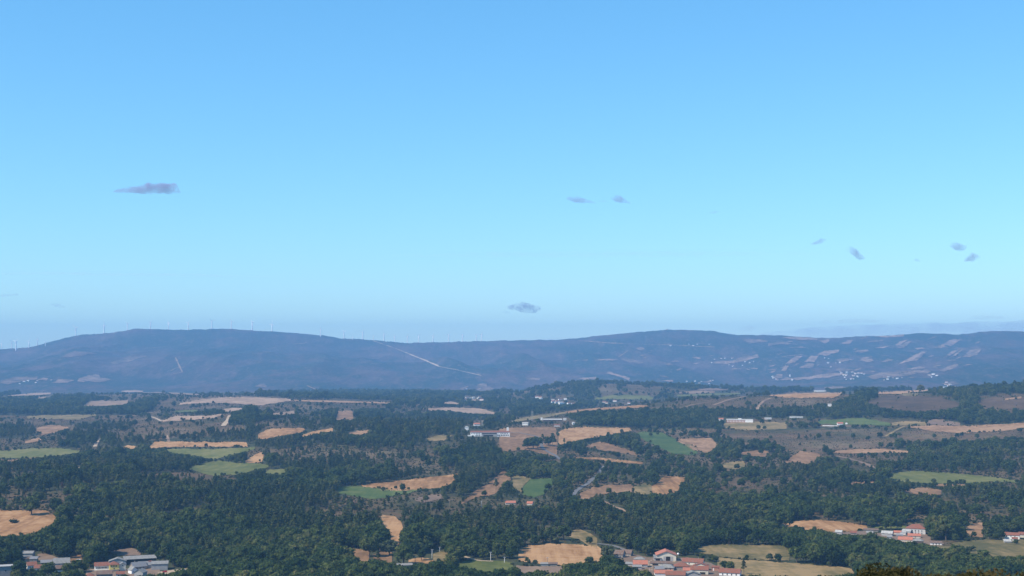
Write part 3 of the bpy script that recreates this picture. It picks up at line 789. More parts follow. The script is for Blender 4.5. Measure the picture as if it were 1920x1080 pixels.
def crown_mesh(name, lobes, g, cards, size, mat, tilt=.7, core=.78):
    """lobes (x, y, z, rx, rz): a dark core and a shell of leaf sprays each"""
    V, FA, TN = [], [], []
    nv = 0
    for (x, y, z, rx, rz_) in lobes:
        tone = g.uniform(0, 1)
        c = np.array([x, y, z]); rad = np.array([rx, rx, rz_])
        v = c + IV * rad * core * g.uniform(.8, 1.1, (12, 1))
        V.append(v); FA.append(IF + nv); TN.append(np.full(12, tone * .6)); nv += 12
        d = g.normal(size=(cards, 3)); d[:, 2] = d[:, 2] * .9 + .25
        d /= np.linalg.norm(d, axis=1)[:, None]
        ctr = c + d * rad * g.uniform(.8, 1.12, (cards, 1))
        nrm = d + g.normal(size=(cards, 3)) * tilt
        nrm /= np.linalg.norm(nrm, axis=1)[:, None]
        tx = np.cross(nrm, g.normal(size=(cards, 3))); tx /= np.linalg.norm(tx, axis=1)[:, None]
        ty = np.cross(nrm, tx)
        sz = size * g.uniform(.6, 1.3, (cards, 1))
        a = g.uniform(.5, 1.0, (cards, 1))
        quad = np.stack([ctr - tx * sz, ctr + ty * sz * a * .8, ctr + tx * sz * 1.1, ctr - ty * sz * a], 1)
        V.append(quad.reshape(-1, 3))
        b = nv + np.arange(cards * 4).reshape(-1, 4)
        FA.append(b[:, [0, 1, 2]]); FA.append(b[:, [0, 2, 3]])
        TN.append(np.repeat(np.clip(tone + g.normal(size=cards) * .18, 0, 1), 4)); nv += cards * 4
    return np.concatenate(V), np.concatenate(FA), np.concatenate(TN)

def tube(p0, p1, r0, r1, n=6):
    p0 = np.array(p0, float); p1 = np.array(p1, float)
    d = p1 - p0; d /= np.linalg.norm(d)
    a = np.cross(d, (0.3, 1, .2)); a /= np.linalg.norm(a); b = np.cross(d, a)
    ang = np.arange(n) * 2 * math.pi / n
    ring = np.cos(ang)[:, None] * a + np.sin(ang)[:, None] * b
    v = np.concatenate([p0 + ring * r0, p1 + ring * r1])
    i = np.arange(n); j = (i + 1) % n
    f = np.concatenate([np.stack([i, j, j + n], -1), np.stack([i, j + n, i + n], -1)])
    return v, f

def trunk_mesh(parts):
    V, FA, nv = [], [], 0
    for p in parts:
        v, f = tube(*p); V.append(v); FA.append(f + nv); nv += len(v)
    return np.concatenate(V), np.concatenate(FA)

def make_oak(g, tall=1.0):
    H = 12 * tall
    lobes = []
    n = g.integers(12, 16)
    for i in range(n):
        a = i * 2.4 + g.uniform(-.4, .4)
        u = (i + .5) / n
        zz = .34 + .56 * u
        rad = 4.2 * math.sqrt(max(.05, 1 - ((zz - .52) / .44) ** 2)) * g.uniform(.6, 1.05)
        s_ = g.uniform(1.5, 2.4)
        lobes.append((math.cos(a) * rad, math.sin(a) * rad, zz * H, s_ * 1.1, s_ * .95))
    lobes.append((g.uniform(-.6, .6), g.uniform(-.6, .6), .6 * H, 3.0, 3.2))
    lobes.append((g.uniform(-1, 1), g.uniform(-1, 1), .86 * H, 1.9, 1.7))
    tr = [((0, 0, -1), (.1, 0, .42 * H), .42, .3)]
    for i in range(4):
        x, y, z = lobes[i * 3][:3]; tr.append(((.05, 0, .25 * H), (x * .8, y * .8, z), .22, .07))
    return lobes, tr, 30, .78

def make_pine(g, tall=1.0):
    H = 14 * tall
    lobes = []
    lean = g.uniform(-.5, .5, 2)
    n = g.integers(11, 15)
    for i in range(n):
        u = (i + .3) / n
        zz = .40 + .58 * u
        a = i * 2.2 + g.uniform(-.6, .6)
        rad = (2.5 * (1 - u) ** .75 + .2) * g.uniform(.5, 1.1)
        s_ = (1.45 * (1 - .45 * u)) * g.uniform(.75, 1.2)
        lobes.append((math.cos(a) * rad + lean[0] * u, math.sin(a) * rad + lean[1] * u, zz * H, s_ * 1.1, s_ * .75))
    tr = [((0, 0, -1), (lean[0] * .6, lean[1] * .6, .92 * H), .26, .06)]
    for i in range(5):
        x, y, z = lobes[i * 2][:3]; tr.append(((lean[0] * .2, lean[1] * .2, z - .8), (x, y, z), .09, .04))
    return lobes, tr, 24, .62

def make_bush(g):
    lobes = [(0, 0, .8, 1.0, .8)]
    for i in range(6):
        a = g.uniform(0, 6.28); rad = g.uniform(.4, 1.3)
        s_ = g.uniform(.5, .95)
        lobes.append((math.cos(a) * rad, math.sin(a) * rad, g.uniform(.4, 1.3), s_, s_ * .85))
    tr = [((0, 0, -.4), (0, 0, .8), .12, .06)]
    return lobes, tr, 18, .34

PROTO = {}
KINDS = {'oak': (make_oak, 'oak', 6), 'pine': (make_pine, 'pine', 6), 'bush': (make_bush, 'bush', 4)}
proto_cols = {}
for kname, (fn, mt_, nvar) in KINDS.items():
    pc = bpy.data.collections.new(kname + "_shapes"); proto_cols[kname] = pc
    PROTO[kname] = []
    for k in range(nvar):
        g = np.random.default_rng(100 + k + 17 * len(kname))
        args = (g,) if kname == 'bush' else (g, g.uniform(.85, 1.2))
        lobes, tr, cards, size = fn(*args)
        v, f, tn = crown_mesh('crown', lobes, g, cards, size, M[mt_])
        tv, tf = trunk_mesh(tr)
        def mk(nm, vv, ff, mats, mi=None, tone=None):
            o = link_mesh(nm, vv, ff, mats, mat_idx=mi)
            if tone is not None:
                at = o.data.attributes.new("tone", 'FLOAT', 'POINT'); at.data.foreach_set("value", tone.astype(np.float32))
            COL.objects.unlink(o)
            return o
        joined = mk(kname + "_tree_shape", np.concatenate([v, tv]), np.concatenate([f, tf + len(v)]), [M[mt_], M['bark']],
                    np.concatenate([np.zeros(len(f)), np.ones(len(tf))]), np.concatenate([tn, np.zeros(len(tv))]))
        pc.objects.link(joined)
        crown = mk('crown', v, f, M[mt_], None, tn)
        trunk = mk('trunk', tv, tf, M['bark'])
        PROTO[kname].append((crown.data, trunk.data, float(v[:, 2].max()), float(np.abs(v[:, :2]).max())))
        bpy.data.objects.remove(crown); bpy.data.objects.remove(trunk)

def plant(kname, var, loc, rz, scale, name, label, group=None, leaf=None, cat='tree', sxy=1.0):
    cm, tm, h, w = PROTO[kname][var % len(PROTO[kname])]
    if leaf:
        key = (kname, var, leaf)
        if key not in LEAFCACHE:
            c2 = cm.copy(); c2.materials.clear(); c2.materials.append(M[leaf]); LEAFCACHE[key] = c2
        cm = LEAFCACHE[key]
    root = empty(name, loc, rz, scale)
    root.scale = (scale * sxy, scale * sxy, scale)
    tag(root, label, cat, group)
    c = bpy.data.objects.new('crown' if kname != 'bush' else 'foliage', cm); COL.objects.link(c); c.parent = root
    t = bpy.data.objects.new('trunk' if kname != 'bush' else 'stem', tm); COL.objects.link(t); t.parent = root
    return root
LEAFCACHE = {}

# ------------------------------------------------------------------ buildings (their footprints in the picture keep trees off them)
BBOX = []
def box(x0, x1, y0, y1, z0, z1):
    v = [(x0, y0, z0), (x1, y0, z0), (x1, y1, z0), (x0, y1, z0), (x0, y0, z1), (x1, y0, z1), (x1, y1, z1), (x0, y1, z1)]
    f = [(0, 3, 2, 1), (4, 5, 6, 7), (0, 1, 5, 4), (1, 2, 6, 5), (2, 3, 7, 6), (3, 0, 4, 7)]
    return v, f

def join(*vf):
    V, FA = [], []
    for v, f in vf:
        n = len(V); V += list(v); FA += [tuple(i + n for i in q) for q in f]
    return V, FA

def slab(pts, th):
    """a flat roof plane with thickness: pts counter-clockwise from above"""
    n = len(pts)
    V = list(pts) + [(p[0], p[1], p[2] - th) for p in pts]
    FA = [tuple(range(n)), tuple(range(2 * n - 1, n - 1, -1))] + [(i, i + n, (i + 1) % n + n, (i + 1) % n) for i in range(n)]
    return V, FA

def building(name, label, px, py, w, d, h, roof='gable', rise=2.0, rz=0.0, wall='wall_white', rmat='roof_red', wins=(), door=None, chimney=None,
             group=None, cat='house', over=.5, extra=None, loc=None, bbox=True, side_wins=()):
    if loc is None:
        p, r, s = ground_at(px, py)
        th_ = math.atan((s - 960) / F)
        base = (p[0] + math.sin(th_) * d / 2, p[1] + math.cos(th_) * d / 2, p[2])
        ang = -th_ + rz
        k = F / r
        if bbox: BBOX.append((px - w * k / 2 - 1.0, px + w * k / 2 + 1.0, py - (h + rise) * k - 1.5, py + .5))
    else:
        base, ang = loc
    root = empty(name, base, ang)
    tag(root, label, cat, group)
    x, y = w / 2, d / 2
    # walls, from a little below the ground
    if roof == 'gable':
        V = [(-x, -y, -2), (x, -y, -2), (x, y, -2), (-x, y, -2), (-x, -y, h), (x, -y, h), (x, y, h), (-x, y, h), (-x, 0, h + rise), (x, 0, h + rise)]
        FA = [(0, 1, 5, 4), (2, 3, 7, 6), (1, 2, 6, 9, 5), (3, 0, 4, 8, 7)]
        o_, t_ = over, .22
        sl = rise / y
        A = slab([(-x - o_, -y - o_, h - sl * o_ + t_), (x + o_, -y - o_, h - sl * o_ + t_), (x + o_, 0, h + rise + t_), (-x - o_, 0, h + rise + t_)], t_)
        B = slab([(-x - o_, 0, h + rise + t_), (x + o_, 0, h + rise + t_), (x + o_, y + o_, h - sl * o_ + t_), (-x - o_, y + o_, h - sl * o_ + t_)], t_)
        RV = join(A, B)
    elif roof == 'front':
        V = [(-x, -y, -2), (x, -y, -2), (x, y, -2), (-x, y, -2), (-x, -y, h), (x, -y, h), (x, y, h), (-x, y, h), (0, -y, h + rise), (0, y, h + rise)]
        FA = [(0, 1, 5, 8, 4), (2, 3, 7, 9, 6), (1, 2, 6, 5), (3, 0, 4, 7)]
        o_, t_ = over, .3
        sl = rise / x
        A = slab([(-x - o_, -y - o_, h - sl * o_ + t_), (0, -y - o_, h + rise + t_), (0, y + o_, h + rise + t_), (-x - o_, y + o_, h - sl * o_ + t_)], t_)
        B = slab([(0, -y - o_, h + rise + t_), (x + o_, -y - o_, h - sl * o_ + t_), (x + o_, y + o_, h - sl * o_ + t_), (0, y + o_, h + rise + t_)], t_)
        RV = join(A, B)
    elif roof == 'hip':
        V, FA = box(-x, x, -y, y, -2, h)
        o_ = over; k_ = min(x, y); rx = max(.05, x - k_ * .95); ry = max(.05, y - k_ * .95)
        e = [(-x - o_, -y - o_, h), (x + o_, -y - o_, h), (x + o_, y + o_, h), (-x - o_, y + o_, h)]
        tt = [(-rx, -ry, h + rise), (rx, -ry, h + rise), (rx, ry, h + rise), (-rx, ry, h + rise)]
        lo = [(a, b, c - .2) for a, b, c in e]
        RV = (e + tt + lo, [(0, 1, 5, 4), (1, 2, 6, 5), (2, 3, 7, 6), (3, 0, 4, 7), (4, 5, 6, 7), (8, 9, 1, 0), (9, 10, 2, 1), (10, 11, 3, 2), (11, 8, 0, 3), (11, 10, 9, 8)])
        V = [(a, b, min(c, h - .21)) for a, b, c in V]
    elif roof == 'mono':      # one plane rising to the back
        V = [(-x, -y, -2), (x, -y, -2), (x, y, -2), (-x, y, -2), (-x, -y, h), (x, -y, h), (x, y, h + rise), (-x, y, h + rise)]
        FA = [(0, 1, 5, 4), (2, 3, 7, 6), (1, 2, 6, 5), (3, 0, 4, 7)]
        o_, t_ = over, .2; sl = rise / d
        RV = slab([(-x - o_, -y - o_, h - sl * o_ + t_), (x + o_, -y - o_, h - sl * o_ + t_), (x + o_, y + o_, h + rise + sl * o_ + t_), (-x - o_, y + o_, h + rise + sl * o_ + t_)], t_)
    else:                      # flat
        V, FA = box(-x, x, -y, y, -2, h)
        RV = box(-x - over, x + over, -y - over, y + over, h + .003, h + .35)
    link_mesh('wall', V, FA, M[wall], root)
    link_mesh('roof', RV[0], RV[1], M[rmat], root)
    for (cx, z0, ww, hh, *mm) in wins:
        v, f = box(cx - ww / 2, cx + ww / 2, -y - .06, -y + .05, z0, z0 + hh)
        o = link_mesh('window', v, f, M[mm[0] if mm else 'glass'], root)
        if hh >= 1.0 and ww >= .8 and not mm:
            v, f = box(cx - ww / 2 - .12, cx + ww / 2 + .12, -y - .16, -y + .04, z0 - .16, z0 - .003)
            link_mesh('sill', v, f, M['frame'], o)
    for (cy_, z0, ww, hh) in side_wins:
        v, f = box(x - .05, x + .06, cy_ - ww / 2, cy_ + ww / 2, z0, z0 + hh)
        link_mesh('window', v, f, M['glass'], root)
    if door:
        cx, ww, hh, mm = door
        v, f = box(cx - ww / 2, cx + ww / 2, -y - .07, -y + .05, 0, hh)
        link_mesh('door', v, f, M[mm], root)
    if chimney:
        cx, cyy, hh = chimney
        v, f = join(box(cx - .35, cx + .35, cyy - .35, cyy + .35, h, h + rise + hh), box(cx - .45, cx + .45, cyy - .45, cyy + .45, h + rise + hh + .003, h + rise + hh + .18))
        link_mesh('chimney', v, f, M['wall_stone'], root)
    if extra:
        for (nm, mm, bx) in extra:
            v, f = box(*bx)
            link_mesh(nm, v, f, M[mm], root)
    return root

W = lambda xs, z, w=1.0, h=1.2: [(x, z, w, h) for x in xs]
# --- hamlet at the lower left
LH = None
building('barn', 'grey block barn with pale roof, topmost building of the left hamlet', 52, 1047.5, 11.5, 10, 5, 'gable', 1.7, R(-16), 'wall_grey', 'roof_grey', cat='barn')
building('shed', 'low shed with rusty brown roof in front of the grey barn', 48, 1053.5, 7, 5, 3.0, 'mono', .9, 0, 'wall_stone', 'roof_old', cat='shed')
building('shed', 'small slate grey shed leaning beside the rusty roofed shed', 63.5, 1054, 6.5, 5, 3.0, 'mono', 1.4, R(-14), 'wall_stone', 'roof_slate', cat='shed')
building('house', 'white house with two dark windows under a red roof, left hamlet', 59, 1067, 8.2, 8, 3.4, 'gable', 2.6, R(8), 'wall_white', 'roof_red', W([-1.8, .6], 1.3, 1, 1.1), chimney=(2, 1, .8))
building('house', 'white house with long red roof left of the big round tree', 75, 1072, 9.5, 8, 3.4, 'gable', 2.4, R(-6), 'wall_white', 'roof_red', W([-1.2], .9, 1.1, 1.9), door=(2.4, 1.0, 2.0, 'dark'))
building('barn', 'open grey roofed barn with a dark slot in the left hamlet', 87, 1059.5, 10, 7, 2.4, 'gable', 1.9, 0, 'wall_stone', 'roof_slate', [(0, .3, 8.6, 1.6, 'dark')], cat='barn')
building('barn', 'long barn with orange ridge over a grey lower roof, left hamlet', 115, 1061.5, 14.5, 11, 2.8, 'gable', 4.0, R(3), 'wall_grey', 'roof_grey', [(-2, .6, 1.0, 1.0), (3, .6, 1.0, 1.0)], cat='barn')
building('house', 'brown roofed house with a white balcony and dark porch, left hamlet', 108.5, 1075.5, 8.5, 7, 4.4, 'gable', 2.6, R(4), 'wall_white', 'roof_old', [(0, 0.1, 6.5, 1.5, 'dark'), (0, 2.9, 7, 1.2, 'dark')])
building('house', 'plain grey block house cut by the bottom left corner', 7, 1086, 14, 10, 11, 'flat', 0, R(0), 'wall_grey', 'roof_pale', [(-4, 6.5, 1.2, 1.2), (1.5, 6.5, 1.2, 1.2)])
building('cottage', 'red roofed cottage with a long glazed white gallery', 190.5, 1069, 12.5, 8, 4.0, 'gable', 2.6, R(2), 'wall_white', 'roof_red', [(-4.4 + 1.25 * i, 1.4, .85, 1.5) for i in range(8)],
         extra=[('terrace', 'wall_cream', (-8.2, 6.25, -6.4, -4.03, -1.5, .5))])
building('house', 'yellow house with four dark windows under a red hipped roof', 213.5, 1072.5, 8.3, 8, 6.6, 'hip', 2.6, R(2), 'wall_yellow', 'roof_red', [(-2.2 + 1.45 * i, 4.6, .8, 1.4) for i in range(4)] + [(.1, 2.6, 1, .9)],
         extra=[('stone_base', 'wall_stone', (-4.2, 4.2, -4.08, -4.003, -1, 2.2))])
building('house', 'small cream gabled house with one round dark window beside the yellow house', 230, 1071, 5.5, 6, 6.0, 'front', 1.6, 0, 'wall_cream', 'roof_slate', [(0, 4.6, 1.0, 1.0)])
building('barn', 'wide grey gabled barn standing behind the yellow house', 220.5, 1061, 15.5, 9, 4.2, 'front', 2.6, R(-3), 'wall_grey', 'roof_grey', cat='barn')
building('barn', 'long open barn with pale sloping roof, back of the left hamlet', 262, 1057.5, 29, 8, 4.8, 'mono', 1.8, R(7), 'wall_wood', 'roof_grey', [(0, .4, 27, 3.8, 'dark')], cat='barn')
building('house', 'grey slate roofed house with broken gables right of the yellow house', 259, 1069, 13, 9, 3.2, 'gable', 3.6, R(24), 'wall_stone', 'roof_slate', W([-3, 0, 3], 1.1), chimney=(-3, 1, .9))
building('house', 'grey slate house carrying an orange patch of new tiles', 272, 1066.5, 12, 8, 3.6, 'gable', 2.6, 0, 'wall_grey', 'roof_slate', [(0, 2, .7, .7, 'frame')], extra=[('tile_patch', 'roof_new', (3.0, 6.2, -1.0, -.2, 5.6, 6.75))])
building('barn', 'big grey walled barn with pale roof edge, right end of the left hamlet', 299.5, 1069, 14.5, 10, 5.6, 'mono', 1.2, R(-3), 'wall_grey', 'roof_grey', cat='barn')
building('house', 'white gabled house with steep grey roof in front of the slate houses', 249, 1076.5, 6, 6, 3.8, 'front', 2.4, R(30), 'wall_white', 'roof_grey', W([-.9, 1], 1.6, .8, 1.1))
building('house', 'grey roofed house at the bottom edge with dark side wall', 263.5, 1084, 8.5, 8, 5, 'front', 2.5, R(-28), 'wall_grey', 'roof_grey')
building('house', 'small house with bright red roof and white wall at the bottom edge, left hamlet', 226, 1082.5, 7, 6, 3, 'gable', 1.9, 0, 'wall_white', 'roof_red', W([-1.5, 1.5], 1))
building('barn', 'stone barn with brown roof at the bottom edge below the gallery cottage', 196, 1085.5, 13, 9, 4.2, 'gable', 2.6, R(-5), 'wall_stone', 'roof_old', cat='barn')
building('house', 'red roof poking above the bottom edge left of the stone barn', 168, 1088, 7, 7, 3.8, 'hip', 2.2, 0, 'wall_white', 'roof_red')

# --- lower village right of centre
building('farm_shed', 'big shed with bright red roof and dark square doorway', 1248.5, 1052.5, 18.5, 17, 6.0, 'front', 3.6, R(4), 'wall_cream', 'roof_new',
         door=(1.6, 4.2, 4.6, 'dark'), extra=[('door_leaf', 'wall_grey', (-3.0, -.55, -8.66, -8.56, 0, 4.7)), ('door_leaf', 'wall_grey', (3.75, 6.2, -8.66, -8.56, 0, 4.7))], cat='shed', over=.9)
building('shed', 'dark lean-to against the left side of the big red roofed shed', 1232.5, 1052.5, 6.5, 9, 3.0, 'mono', 1.8, R(4), 'wall_grey', 'roof_slate', [(.2, .3, 4, 2.2, 'dark')], cat='shed')
building('barn', 'long low barn with brown roof below the big shed', 1240, 1061, 20, 7, 2.5, 'gable', 1.5, R(-2), 'wall_cream', 'roof_old', [(-5.5, .2, 5.5, 1.8, 'dark')], cat='barn')
building('house', 'grey house with a fresh orange roof strip left of the pale lane', 1200.5, 1064.5, 13, 8, 3.4, 'gable', 3.0, R(3), 'wall_grey', 'roof_new', W([-3, 2], 1.2))
building('shed', 'grey roofed annex in front of the orange strip house', 1195, 1068, 8, 4, 2.6, 'mono', 1.0, 0, 'wall_grey', 'roof_grey', cat='shed')
building('barn', 'old stone barn with mottled brown and grey roof, upper left of the lower village', 1162, 1046, 9, 9, 3.6, 'gable', 3.4, R(-18), 'wall_stone', 'roof_old', cat='barn')
building('barn', 'second mottled barn tucked behind a tree, upper left of the lower village', 1177, 1043, 9, 7, 3.0, 'gable', 3.0, R(-20), 'wall_stone', 'roof_old', cat='barn')
building('barn', 'low grey roofed barn between the old barns and the big shed', 1199, 1053.5, 10, 6, 2.4, 'hip', 2.0, 0, 'wall_stone', 'roof_grey', cat='barn')
building('house', 'long house with dull red roof and grey end wall behind the lower village', 1300, 1060.5, 19.5, 9, 3.4, 'gable', 2.8, R(-12), 'wall_cream', 'roof_red', W([-6, -3, 3, 6], 1.1, 1, 1.1), chimney=(5, 0, .5))
building('house', 'hipped red roofed house below the long dull red house', 1278, 1068.5, 13.5, 9, 3.2, 'hip', 3.0, R(6), 'wall_stone', 'roof_red')
building('house', 'grey slate hipped house in the middle of the lower village', 1250, 1070, 14, 8, 2.8, 'hip', 2.6, R(-8), 'wall_stone', 'roof_grey', W([-4, 0, 4], .9))
building('barn', 'grey slab roofed barn beside the pale lane', 1236, 1072, 8, 6, 2.6, 'gable', 2.0, R(10), 'wall_stone', 'roof_slate', cat='barn')
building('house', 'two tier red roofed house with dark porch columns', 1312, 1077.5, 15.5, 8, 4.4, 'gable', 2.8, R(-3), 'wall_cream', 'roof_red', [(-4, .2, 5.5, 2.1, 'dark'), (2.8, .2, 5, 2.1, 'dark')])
building('house', 'red gabled upper house behind the dark porch house', 1314, 1070, 14, 6, 4.2, 'front', 2.2, R(-5), 'wall_cream', 'roof_red', [(-2, 2.2, .9, 1.1), (2, 2.2, .9, 1.1)])
building('shed', 'little salmon roofed shed among the grey roofs', 1289, 1075, 7.5, 5, 2.6, 'mono', 1.6, 0, 'wall_cream', 'roof_new', cat='shed')
building('house', 'low house with bright red roof above the bottom edge, lower village', 1244, 1080.5, 16, 8, 2.8, 'gable', 2.2, R(5), 'wall_white', 'roof_new')
building('house', 'wide dull red roof cut by the bottom edge, lower village', 1267, 1087, 17, 10, 4.2, 'gable', 2.5, R(-4), 'wall_cream', 'roof_red')
building('shed', 'small brick red shed with a white corner post right of the lower village', 1342, 1071, 6.5, 5, 3.4, 'mono', .7, R(-10), 'wall_brick', 'roof_red', [(-1.6, .2, .8, 2.6, 'frame')], cat='shed')
building('house', 'long red roofed house at the right end of the lower village', 1369, 1080.5, 18.5, 9, 3.2, 'gable', 3.0, R(-8), 'wall_white', 'roof_red', W([-6, -2, 2, 6], 1))
building('house', 'grey gabled house cut by the bottom edge under the salmon shed', 1298, 1086, 14, 8, 4.0, 'front', 2.4, R(8), 'wall_grey', 'roof_grey')
building('shed', 'low grey shed at the left tip of the lower village', 1180, 1062, 7, 5, 2.2, 'mono', 1.0, R(-12), 'wall_grey', 'roof_grey', cat='shed')

# --- village on the right
building('manor', 'large white house with wide hipped red roof above the right village', 1718, 1002, 21, 14, 6.4, 'hip', 4.2, R(-5), 'wall_pale', 'roof_red', [(-7 + 3.4 * i, 3.2, 1.1, 1.4) for i in range(5)] + [(-7 + 3.4 * i, .7, 1.1, 1.4) for i in range(5)], chimney=(3, 1, .4), cat='house')
building('house', 'grey terrace with pale stepped roofs left of the large hipped house', 1700, 1002.5, 9, 7, 3.6, 'mono', 1.6, R(-10), 'wall_pale', 'roof_pale', W([-2, 1.5], 1.2))
building('shed', 'low white shed next to the grey stepped terrace', 1693, 1003, 6, 5, 2.6, 'mono', .9, 0, 'wall_white', 'roof_pale', cat='shed')
building('barn', 'pale sheet roofed barn at the left of the right village', 1664, 1005.5, 11.5, 8, 3.2, 'gable', 2.2, R(-10), 'wall_grey', 'roof_pale', cat='barn')
building('house', 'small orange roofed house behind the pale barn, right village', 1683, 1002.5, 7.5, 5, 2.6, 'gable', 1.5, 0, 'wall_cream', 'roof_new')
building('house', 'orange red roofed house below the large hipped house', 1714, 1009, 13, 6, 2.6, 'gable', 2.0, R(4), 'wall_cream', 'roof_new', W([-3, 1], .8, .8, 1))
building('house', 'long bright red roofed house in front of the right village', 1698, 1016, 14.5, 7, 2.4, 'gable', 2.6, R(-5), 'wall_cream', 'roof_new')
building('barn', 'dark boarded barn with grey hipped roof in the right village', 1721.5, 1021, 10, 8, 3.8, 'hip', 2.4, R(-6), 'wall_wood', 'roof_grey', [(-2, .2, 2.6, 2.8, 'dark')], cat='barn')
building('house', 'low white house with pinkish roof at the right end of the right village', 1755, 1022.5, 11.5, 6, 2.6, 'gable', 1.6, R(3), 'wall_white', 'roof_old', W([-3, 0, 3], .8))
building('barn', 'long ruined brown roofed barn behind the right village', 1633, 996.5, 16, 6, 1.8, 'gable', 1.2, 0, 'wall_stone', 'roof_old', cat='barn')
building('barn', 'pale grey barn standing alone left of the right village', 1573, 1003, 7, 6, 3.2, 'gable', 1.8, R(-8), 'wall_grey', 'roof_pale', cat='barn')
building('house', 'small stone house with a red and grey roof left of the right village', 1600, 1004, 6.5, 6, 3.0, 'gable', 1.6, R(4), 'wall_stone', 'roof_red')
building('house', 'stone cottage with pale roof under the ruined barn', 1631, 1004, 7, 5, 3.0, 'gable', 1.6, R(-6), 'wall_stone', 'roof_grey')
building('shed', 'little grey shed below the pale sheet roofed barn', 1668, 1011, 5, 4, 2.4, 'mono', 1, 0, 'wall_grey', 'roof_grey', cat='shed')
building('shed', 'low slate shed in the middle of the right village', 1687, 1008, 6.5, 5, 2.4, 'gable', 1.2, 0, 'wall_stone', 'roof_slate', cat='shed')
building('house', 'long white house under red tiles near the right edge', 1898, 1011, 15.5, 8, 4.4, 'gable', 2.4, R(-4), 'wall_white', 'roof_red', [(-5.6, 2.4, 1, 1.2), (-1, 2.4, .9, 1.2), (3, 2.4, .9, 1.2)])
building('house', 'red roofed house cut by the right edge', 1918, 1008, 8.5, 7, 3.4, 'gable', 2.2, 0, 'wall_cream', 'roof_red')
building('shed', 'small red roofed shed before the long white house', 1903, 1014, 5.5, 4, 2.0, 'mono', 1.2, 0, 'wall_white', 'roof_red', cat='shed')
building('shed', 'pale sheet roofed shed below the long white house', 1889, 1018.5, 7, 6, 1.8, 'mono', 1.4, R(12), 'wall_grey', 'roof_pale', cat='shed')

# --- scattered buildings half way up the picture
ins = building('institution', 'long white two storey building with red roof line among fields', 919, 818.5, 80, 14, 8.6, 'gable', 2.6, R(2), 'wall_white', 'roof_red',
               [(-38 + 3.2 * i, 4.9, 1.5, 1.9) for i in range(6)] + [(-36 + 3.6 * i, 1.4, 1.7, 2.2) for i in range(5)] + [(16 + 3.4 * i, 1.2, 2.2, 2.6) for i in range(7)] + [(22 + 3.2 * i, 5.2, 1.6, 1.9) for i in range(5)],
               cat='building', extra=[('recessed_wing', 'wall_grey', (-18, 14, -7.4, -7.003, -1, 8.2)), ('dark_band', 'glass', (-17, 13, -7.5, -7.403, 4.9, 7.0)), ('dark_band', 'dark', (-14, 6, -7.5, -7.403, .4, 3.4)),
                                      ('tower', 'wall_white', (34, 38, -1, 4, 8.6, 18)), ('porch', 'frame', (-46, -30, -11, -7.003, 0, 3.2))])
building('house', 'small white house with red roof on the slope behind the long white building', 894, 798.5, 14, 8, 4, 'gable', 2.5, R(8), 'wall_white', 'roof_new')
building('house', 'little white tower house left of the long white building', 875, 806.5, 8, 7, 6.5, 'hip', 2, 0, 'wall_white', 'roof_pale')
building('shed', 'very long low shed with white roof on the crest', 1036, 790, 46, 11, 3.6, 'mono', 2.2, R(4), 'wall_wood', 'roof_pale', cat='shed')
building('silo', 'small white silo block at the left end of the long low shed', 1015.5, 788, 4.6, 4.6, 6.5, 'flat', 0, 0, 'wall_white', 'roof_pale', cat='silo', over=.1)
building('shed', 'short white shed at the right end of the long low shed', 1059, 788, 7, 6, 3.6, 'gable', 1.4, 0, 'wall_white', 'roof_pale', cat='shed')
building('house', 'white house with pale roof left of the crest trees', 985, 797.5, 13, 8, 4.6, 'gable', 2, R(-8), 'wall_white', 'roof_pale')
building('house', 'red roofed house half hidden under crest trees', 1044.5, 799.5, 13, 7, 2.6, 'gable', 1.6, 0, 'wall_white', 'roof_red')
building('shed', 'tiny white shed on the crest right of the long low shed', 1075, 796, 5, 4, 3.6, 'mono', 2, R(20), 'wall_white', 'roof_pale', cat='shed')
building('barracks', 'long brick building with white bands on the right slope', 1387, 792.5, 62, 12, 6.6, 'gable', 1.8, R(-3), 'wall_brick', 'roof_pale',
         [(-28.5 + 3.5 * i, 1.2, 1.2, 4.4, 'frame') for i in range(13)], cat='building', extra=[('white_wing', 'wall_white', (14, 31.5, -6.25, -6.003, -1, 6.4)), ('dormer', 'wall_white', (-4, 4, -2, 2, 7.6, 10))])
building('house', 'small orange roofed house left of the long brick building', 1352, 788.5, 11, 8, 3.6, 'gable', 2.2, 0, 'wall_white', 'roof_new')
building('house', 'farmhouse with bright orange roof on the right moor edge', 1575, 797, 13, 9, 3.6, 'gable', 2.8, R(12), 'wall_white', 'roof_new')
building('house', 'narrow white house right of the orange roofed farmhouse', 1587, 796, 5, 5, 4, 'front', 1.6, 0, 'wall_white', 'roof_new')
building('wall', 'low white wall left of the orange roofed farmhouse', 1556, 799, 34, .8, 1.6, 'flat', 0, R(-6), 'wall_white', 'roof_pale', cat='wall', over=.05)
building('shed', 'pale long shed behind trees right of the brick building', 1493, 783.5, 32, 7, 2.0, 'mono', 1.0, R(2), 'wall_white', 'roof_pale', cat='shed')
building('shed', 'short pale shed just right of the brick building', 1440, 786, 16, 6, 2.2, 'mono', 1.2, 0, 'wall_white', 'roof_pale', cat='shed')
building('house', 'lone white house inside the dark oaks on the right hill', 1555.5, 762, 9, 7, 4.4, 'gable', 2, 0, 'wall_white', 'roof_pale')
building('greenhouse', 'long pale greenhouse beyond the golden crest field', 1537, 734.2, 48, 12, 4, 'gable', 1.5, 0, 'wall_white', 'roof_pale', cat='greenhouse')
building('house', 'long salmon roofed house deep in the middle wood', 957, 946, 13, 8, 2.2, 'gable', 2.2, R(4), 'wall_cream', 'roof_new')
building('house', 'short salmon roofed house right of its long neighbour in the middle wood', 994, 947, 7, 6, 2.2, 'gable', 2.2, R(-14), 'wall_cream', 'roof_new')
